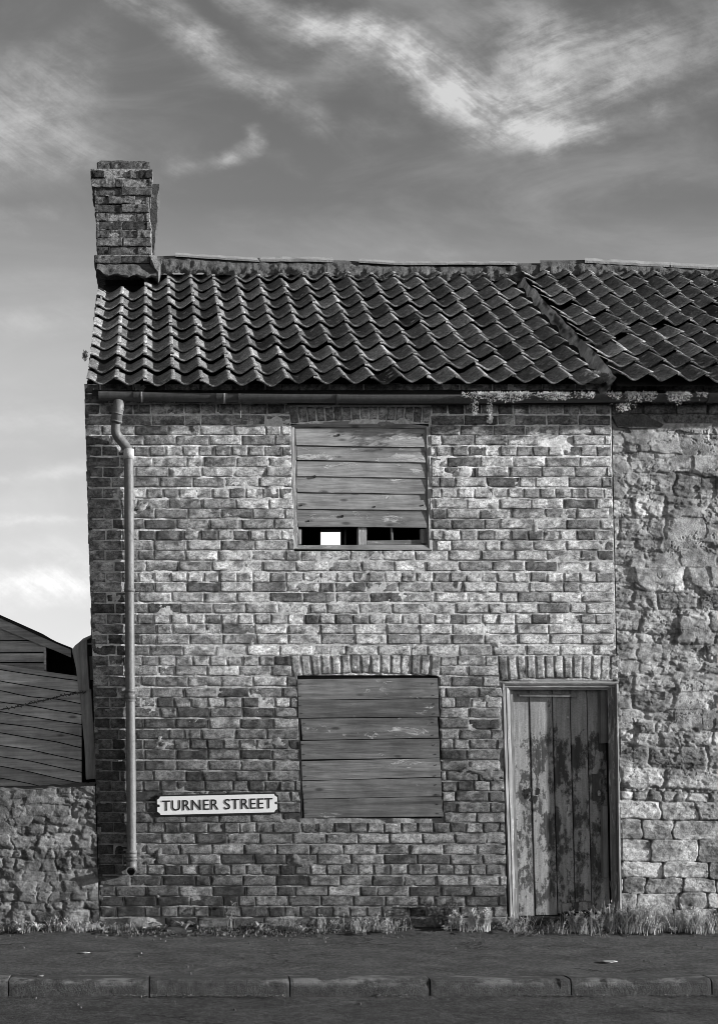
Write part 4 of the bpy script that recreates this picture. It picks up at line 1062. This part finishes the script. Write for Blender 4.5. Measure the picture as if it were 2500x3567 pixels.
mesh('back_face', [(P(-540, 0)[0], .44, 0), (P(330, 0)[0], .44, 0), (P(330, 0)[0], .44, 1.1), (P(-540, 0)[0], .44, 1.1)], [(0, 1, 2, 3)], GROUNDM, lw)

# ================================================================== TIMBER SHED and leaning boards behind the wall
SD = .75
shed = thing('timber_shed', 'dark weatherboarded shed with a sloping felt roof and a black gap under its eave', 'shed', P(60, 3245, SD+.5)*np.array((1, 1, 0)))
gb = [(2165, 2229), (2231, 2272), (2274, 2306), (2308, 2345), (2347, 2420)]
for i, (a, b) in enumerate(gb):
    xr = 157
    y_at = lambda x: 2172+ (x+0)*.42
    if i == 0: pts = [(-420, a-20), (20, a+10), (110, b-8), (115, b), (-420, b+4)]
    else: pts = [(-420, a+5), (xr, a+1.5), (xr+1, b-1), (-420, b+2)]
    fixn(mesh('board', *slab(pts, [SD-.005]*len(pts), .02), SHEDW, shed))
mesh('corner_post', *slab([(153, 2235), (161, 2238), (162, 2340), (154, 2340)], SD-.02, .06), SHEDW, shed)
mesh('inner_lining', *slab([(-420, 1990), (150, 2230), (262, 2285), (262, 2420), (-420, 2420)], SD+.9, .02), FELT, shed)
bpts = [(-420, 1968), (0, 2150), (160, 2220), (200, 2242), (248, 2262), (248, 2290), (190, 2265), (150, 2250), (0, 2188), (-420, 2008)]
fixn(mesh('bargeboard', *slab(bpts, SD-.05, .03), SHEDW, shed))
rp_ = [(-430, 1956), (0, 2141), (70, 2172), (150, 2208), (180, 2226), (200, 2236), (250, 2256), (250, 2263), (200, 2243), (150, 2221), (0, 2152), (-430, 1968)]
fixn(mesh('roof', *slab(rp_, SD-.06, 1.6), FELT, shed))
mesh('side_wall', *slab([(-425, 1990), (-415, 1990), (-415, 2700), (-425, 2700)], SD, 1.5), SHEDW, shed)
BDp = .52
bar = thing('board_fence', 'leaning panel of dark sagging horizontal boards above the low stone wall', 'fence', P(120, 3245, BDp)*np.array((1, 1, 0)))
off = 0.0
ylines = [2312, 2331, 2368, 2404, 2440, 2477, 2516, 2553, 2598, 2636, 2672, 2712, 2760]
for i in range(len(ylines)-1):
    n = 16; T, Bt = [], []
    for k in range(n+1):
        x = -420+(285+420)*k/n
        def yl(y_, j): 
            sl_ = .178 if j > 1 else .15; return y_+sl_*x+(3.5*math.sin((x+j*40)/90.)+6*(vn(x*.01, j*1.3, 4)-.5))*(1 if j > 1 else .4)
        T.append((x, yl(ylines[i], i)+1.5)); Bt.append((x, yl(ylines[i+1], i+1)-1.8))
    ds = [BDp+.010]*(n+1)+[BDp-.004]*(n+1)
    o = fixn(mesh('board', *slab(T+Bt[::-1], ds, .016), SHEDW, bar))
mesh('backing', *slab([(-420, 2250), (160, 2345), (285, 2372), (285, 2790), (-420, 2790)], BDp+.03, .01), FELT, bar)  # black sheet added behind the gaps, giving the seams their shade
post = thing('timber_post', 'thick split timber post leaning at the right end of the board panel', 'post', P(310, 2740, BDp-.08))
def tim(pts, d, th, m_, name, parent): return bevel(fixn(mesh(name, *slab(pts, d, th), m_, parent)), .005, 2)
tim([(251, 2263), (262, 2248), (280, 2234), (303, 2228), (306, 2300), (312, 2395), (316, 2408), (274, 2405), (266, 2330)], BDp-.09, .08, POSTW, 'upper_length', post)
tim([(277, 2402), (318, 2400), (323, 2480), (331, 2600), (338, 2712), (300, 2716), (295, 2600), (284, 2480)], BDp-.082, .08, POSTW, 'lower_length', post)
tim([(250, 2262), (290, 2224), (326, 2208), (326, 2216), (300, 2230), (262, 2262)], BDp-.03, .05, SHEDW, 'cap_rail', post)
tim([(312, 2286), (329, 2284), (331, 2368), (315, 2368)], BDp+.0, .03, POSTW, 'side_strip', post)
out = thing('outbuilding', 'sliver of a dark outbuilding with black openings between the post and the brick corner', 'outbuilding', P(300, 3245, 1.4)*np.array((1, 1, 0)))
tim([(258, 2258), (300, 2226), (330, 2206), (420, 2190), (420, 2770), (262, 2770)], 1.3, .2, FELT, 'wall', out)
tim([(300, 2240), (420, 2236), (420, 2243), (300, 2246)], 1.24, .04, POSTW, 'rail', out)
# sagging wire across the boards
wire = [P(x, y, BDp-.10-.0*x) for x, y in [(-200, 2520), (-60, 2484), (60, 2462), (150, 2440), (230, 2420), (300, 2410)]]
mbw = MB(); mbw.add(*tube(wire, .004, 6)); 
for i in range(70):
    t = i/69*(len(wire)-1.001); a = int(t); c = wire[a]+(wire[a+1]-wire[a])*(t-a)+np.array((0, 0, random.uniform(-.006, .006)))
    dlt = np.array((random.uniform(-.02, .02), random.uniform(-.01, .01), random.uniform(-.014, .014))); mbw.add(*tube([c-dlt, c+dlt], .003, 5))
tag(mbw.build('wire', RUST), 'rusty twisted wire slung across the dark boards to the post', 'wire')

# ================================================================== PLANTS
def blade(mb_, base, hgt, w, az, bend, n=4, curl=0.0):
    ca, sa = math.cos(az), math.sin(az); V_ = []
    for i in range(n+1):
        t = i/n; r = bend*hgt*t**1.8; z = hgt*(t-.25*bend*t*t); ww = w*(1-t**1.6)*.5+.0006
        c = np.array(base)+np.array((ca*r, sa*r, z))
        V_ += [c+np.array((-sa*ww, ca*ww, 0)), c-np.array((-sa*ww, ca*ww, 0))]
    mb_.add(V_, [(2*i, 2*i+1, 2*i+3, 2*i+2) for i in range(n)]); return V_[-1]
def leafq(mb_, c, d, ln, w):
    d = np.array(d)/np.linalg.norm(d); s_ = np.cross(d, (.3, .2, 1)); s_ = s_/(np.linalg.norm(s_)+1e-6); u_ = np.cross(s_, d)
    c = np.array(c); mb_.add([c, c+d*ln*.45+s_*w*.5+u_*w*.15, c+d*ln, c+d*ln*.45-s_*w*.5+u_*w*.15], [(0, 1, 2, 3)])
def tuft(name, seed, nb, hgt, spread, mat, heads=0, leafy=0):
    R_ = random.Random(seed); mb_ = MB()
    for i in range(nb):
        b = (R_.gauss(0, spread), R_.gauss(0, spread*.4), 0)
        tip = blade(mb_, b, hgt*(.25+.9*R_.random()**1.6), R_.uniform(.0014, .003), R_.uniform(0, 6.28), R_.uniform(.05, .9))
    for i in range(heads):
        b = np.array((R_.gauss(0, spread), R_.gauss(0, spread*.4), 0)); az = R_.uniform(0, 6.28); h_ = hgt*R_.uniform(.7, 1.15); be = R_.uniform(.05, .4)
        tip = blade(mb_, b, h_, .004, az, be)
        for k in range(leafy or 12):
            t = R_.uniform(.35, 1); r = be*h_*t**1.8; c = b+np.array((math.cos(az)*r, math.sin(az)*r, h_*(t-.25*be*t*t)))
            leafq(mb_, c, (R_.gauss(0, 1), R_.gauss(0, 1), R_.uniform(.2, 1.4)), R_.uniform(.012, .030)*(1.25 if leafy else 1), R_.uniform(.004, .010)*(1.3 if leafy else 1))
    return mb_
def rosette(seed, n, ln, w, rise):
    R_ = random.Random(seed); mb_ = MB()
    for i in range(n):
        az = 6.28*i/n+R_.uniform(-.3, .3); l_ = ln*R_.uniform(.6, 1.1); V_ = []
        for k in range(6):
            t = k/5; r = l_*t; z = rise*l_*math.sin(t*2.2)+.01; ww = w*math.sin(math.pi*min(1, t*.9+.1))*.5
            ca, sa = math.cos(az), math.sin(az); c = np.array((ca*r, sa*r, z))
            V_ += [c+np.array((-sa*ww, ca*ww, .004)), c, c-np.array((-sa*ww, ca*ww, -.004))]
        mb_.add(V_, [q_ for k in range(5) for q_ in ((3*k, 3*k+1, 3*k+4, 3*k+3), (3*k+1, 3*k+2, 3*k+5, 3*k+4))])
    return mb_
def place(mb_, name, mat, px, yd, label, cat, group=None, z=.02, sc=1.0, rz=0):
    o = mb_.build(name, mat); x = P(px, 3245, yd)[0]; o.location = (x, yd, z); o.scale = (sc,)*3; o.rotation_euler = (0, 0, rz); return tag(o, label, cat, group)
pro = [tuft('grass_tuft', s, nb, h, .07, DRY, hd) for s, nb, h, hd in [(1, 55, .17, 8), (2, 42, .13, 6), (3, 48, .25, 12), (4, 50, .08, 1)]]
gl = 'tuft of pale dry grass growing at the foot of the walls'; gg = 'pale grass tufts along the wall foot'
protos = []
for i, m_ in enumerate(pro):
    o = place(m_, 'grass_tuft', DRY, [2330, 1290, 2250, 1620][i], -.07, gl, 'grass', gg); protos.append(o)
spots = []
RT = random.Random(5)
for x in np.arange(1800, 2700, 22):
    if RT.random() < (.22 if x > 2090 else .55): continue
    spots.append((x+RT.uniform(-10, 10), RT.uniform(-.16, -.02), RT.choice([0, 2, 2, 0, 1]) if x > 2080 else RT.choice([1, 1, 3, 0]), RT.uniform(.65, 1.15)))
for x in np.arange(-60, 1760, 34):
    if fbm(x*.006, 2, 19, 2) < .55: continue
    spots.append((x+RT.uniform(-14, 14), RT.uniform(-.13, -.02), RT.choice([3, 3, 1]), RT.uniform(.5, 1.0)))
for x in (1240, 1265, 1285, 1310, 1345, 1370, 1390, 1120, 1150, 1010, 1030): spots.append((x, RT.uniform(-.1, -.04), 1, RT.uniform(.6, .95)))
for x, yd, k, sc in spots:
    o = protos[k].copy(); COL.objects.link(o); o.location = (P(x, 3245, yd)[0], yd, .014); o.scale = (sc,)*3; o.rotation_euler = (0, 0, RT.uniform(0, 6.28))
# leafy stalks
for px_, h_, n_, s_, lab in [(1672, .25, 16, 51, 'upright clump of pale leafy stalks just left of the door, taller and wider'), (1625, .23, 9, 52, 'slimmer clump of upright stalks second to the left of the door'),
                             (2260, .33, 4, 53, 'tall thin flowering stalk against the stone wall right of the door'), (1990, .20, 6, 54, 'short spiky seeding stalks in front of the door middle'),
                             (2080, .21, 8, 55, 'spiky seeding stalks at the right side of the doorway'), (2190, .26, 12, 56, 'dense tall pale stalks at the right door jamb'), (2410, .24, 10, 57, 'broad pale stalks against the stone wall near the right edge')]:
    place(tuft('weed', s_, 10, h_*.6, .045, STALK, int(n_*1.4), 40), 'weed', STALK, px_, -.12, lab, 'weed', sc=1.1)
place(tuft('weed', 61, 0, .20, .02, LEAF, 7, 9), 'weed', LEAF, 815, -.10, 'thin spreading twiggy weed below the street sign', 'weed')
place(tuft('weed', 62, 4, .30, .09, DLEAF, 16, 30), 'weed', DLEAF, 1545, -.04, 'dark bushy weed against the bricks left of the stalk clumps', 'weed', sc=.9)
place(rosette(63, 11, .085, .022, .75), 'rosette_weed', LEAF, 645, -.13, 'pale star-shaped leafy weed under the left end of the sign', 'weed')
place(rosette(64, 9, .06, .012, .9), 'rosette_weed', LEAF, 222, -.13, 'small spiky rosette weed at the foot of the low stone wall', 'weed')
place(rosette(65, 9, .06, .03, .5), 'rosette_weed', LEAF, 525, -.12, 'broad-leaved pale weed right of the downpipe foot', 'weed', z=.05)
place(rosette(66, 7, .045, .026, .4), 'rosette_weed', LEAF, 560, -.13, 'smaller broad-leaved weed beside the one near the downpipe', 'weed', z=.03)
place(rosette(67, 9, .07, .02, .8), 'rosette_weed', LEAF, 905, -.12, 'pale rosette weed at the wall foot below the right end of the sign', 'weed')
rp = [rosette(70+i, n_, l_, w_, r_).build('leafy_weed', LEAF) for i, (n_, l_, w_, r_) in enumerate([(8, .05, .018, .8), (7, .035, .022, .4), (10, .06, .010, 1.0)])]
for i in range(34):
    o = rp[i % 3] if i < 3 else rp[i % 3].copy()
    if i >= 3: COL.objects.link(o)
    x, yd = RT.uniform(-40, 2480), RT.uniform(-.22, -.04)
    o.location = (P(x, 3245, yd)[0], yd, .016); o.scale = (RT.uniform(.6, 1.2),)*3; o.rotation_euler = (RT.uniform(-.2, .2), RT.uniform(-.2, .2), RT.uniform(0, 6))
    tag(o, 'little leafy weed sprouting from the soil strip along the walls', 'weed', 'little leafy weeds along the wall foot')
# low ground cover: mosses and tiny leaves along the verge
mbg = MB(); RG = random.Random(77)
for i in range(9000):
    x = RG.uniform(-2.85, 2.85); y = -abs(RG.gauss(0, .12))-.005
    if fbm(x*2.3, y*5, 15, 4) < .47+.9*max(0, -y-.08): continue
    z = float(soilz(np.array(x), np.array(y)))+.004
    leafq(mbg, (x, y, z), (RG.gauss(0, 1), RG.gauss(0, 1), RG.uniform(.1, 1.6)), RG.uniform(.012, .034), RG.uniform(.006, .014))
tag(mbg.build('ground_cover', m_leaf('verge_leaf', .20)), 'low weeds and moss creeping along the foot of the walls', 'weeds', kind='stuff')
mbg = MB()
for i in range(2600):
    x = RG.uniform(-3, 3); y = YK-.012-abs(RG.gauss(0, .035))
    if fbm(x*2.1, 4, 25, 3) < .45: continue
    leafq(mbg, (x, y, ZR+.020), (RG.gauss(0, 1), RG.gauss(0, 1), RG.uniform(.0, .8)), RG.uniform(.006, .018), RG.uniform(.004, .009))
tag(mbg.build('gutter_debris', MOSS), 'moss and leaf debris gathered in the road channel below the kerb', 'debris', kind='stuff')
# trailing plants in the gutter
def trail(x0_, x1_, n, hang, seed, gd=GD, wsp=.018, ybase=1374):
    R_ = random.Random(seed); mb_ = MB()
    for i in range(n):
        x = R_.uniform(x0_, x1_); den = fbm(x*.02, 1, seed, 3)
        if den < R_.uniform(.3, .5): continue
        hg = R_.random()**3*hang*(den*1.6)
        c = P(x, ybase+hg-5, gd-GR-.006+R_.gauss(0, wsp*.4)); leafq(mb_, c, (R_.gauss(0, 1), -abs(R_.gauss(0, .8)), R_.gauss(-.1, 1)), R_.uniform(.010, .022), R_.uniform(.005, .011))
    return mb_
GP = m_leaf('gutter_plant_leaf', .6)
tag(trail(1600, 2070, 2400, 30, 1, GD-.02).build('gutter_plant', GP), 'pale trailing plant along the gutter lip above the brick wall', 'plant')
tag(trail(2110, 2460, 2400, 34, 2, GD-.02).build('gutter_plant', GP), 'pale trailing plant along the gutter lip above the stone wall', 'plant')
def strand(px, y0, y1, n, seed, w):
    R_ = random.Random(seed); mb_ = MB()
    for i in range(n):
        t = R_.random(); x = px+R_.gauss(0, w)*(1-.4*t); c = P(x, y0+(y1-y0)*t, GD-GR-.004+R_.gauss(0, .012))
        leafq(mb_, c, (R_.gauss(0, 1), R_.gauss(0, 1), R_.gauss(-.4, 1)), R_.uniform(.010, .022), R_.uniform(.004, .010))
    return mb_
tag(strand(1652, 1378, 1445, 130, 3, 9).build('gutter_plant', GP), 'shorter hanging strand dangling from the gutter, left of the longer one', 'plant')
tag(strand(1705, 1384, 1462, 120, 4, 6).build('gutter_plant', GP), 'longer thin hanging strand dangling from the gutter', 'plant')
tag(strand(2170, 1406, 1430, 150, 5, 16).build('gutter_plant', GP), 'pale leafy clump under the gutter at the join of the two houses', 'plant')
# moss clumps on the roofs
def mossy(cx, cy, rx_, ry_, d, n, seed):
    R_ = random.Random(seed); mb_ = MB()
    for i in range(n):
        a = R_.uniform(0, 6.28); r = math.sqrt(R_.random()); c = P(cx+rx_*r*math.cos(a), cy+ry_*r*math.sin(a), d-.04*(1-r)+.02*R_.random())
        leafq(mb_, c, (R_.gauss(0, .7), -.5+R_.gauss(0, .7), R_.uniform(.2, 1.4)), R_.uniform(.012, .03), R_.uniform(.004, .009))
    return mb_
ml = m_leaf('roof_moss', .22)
tag(mossy(2070, 1318, 50, 22, -.16, 700, 6).build('moss_clump', ml), 'mossy clump on the eave where the roof step ends', 'moss')
tag(mossy(2098, 1212, 26, 8, .42, 200, 7).build('moss_clump', ml), 'small pale moss clump beside the slipped tile on the higher roof', 'moss')
tag(mossy(297, 1243, 7, 18, .1, 160, 8).build('moss_clump', MOSS), 'dark moss clump on the left verge of the roof', 'moss')
# scraps on the ground
for x, y, r, lab in [(2122, 3352, .05, 'flat pale scrap on the pavement right of the door'), (300, 3322, .028, 'small pale scrap on the pavement below the downpipe'), (143, 3404, .022, 'pale leaf lying on the kerb top at left')]:
    dz_ = 0.004; dist_ = CZ/((y-PYH)*S/D)-D
    c = np.array((CX+(x-PX0)*S*(dist_+D)/D, dist_, .006)); pts = [c+np.array((r*math.cos(a)*random.uniform(.7, 1.2), r*.8*math.sin(a)*random.uniform(.7, 1.2), random.uniform(0, .008))) for a in np.linspace(0, 6.28, 8)[:-1]]
    tag(fixn(mesh('scrap', *prism(np.array(pts), np.array(pts)-np.array((0, 0, .004))), PALE)), lab, 'scrap')

mbt = MB(); RP = random.Random(91)
for i in range(170):
    x = RP.uniform(-2.9, 2.9); k = RP.random()
    y, z = (-.12-abs(RP.gauss(0, .25)), .0) if k < .6 else (RP.uniform(YK+.2, -.2), -.002) if k < .8 else (YK-.02-abs(RP.gauss(0, .12)), ZR+.004)
    r = RP.uniform(.003, .009)*(1.8 if RP.random() > .95 else 1); n_ = 6
    top = [(x+r*.6*math.cos(a), y+r*.6*math.sin(a), z+r*.8*RP.uniform(.6, 1.1)) for a in np.linspace(0, 6.28, n_+1)[:-1]]
    bot = [(x+r*math.cos(a)*RP.uniform(.8, 1.3), y+r*math.sin(a)*RP.uniform(.8, 1.3), z-.012) for a in np.linspace(0, 6.28, n_+1)[:-1]]
    mbt.add(*prism(np.array(top)[::-1], np.array(bot)[::-1]))
tag(fixn(mbt.build('grit', m_plain('grit_stone', .10, .6, 9))), 'loose grit and crumbs of mortar scattered over the pavement', 'grit', kind='stuff')
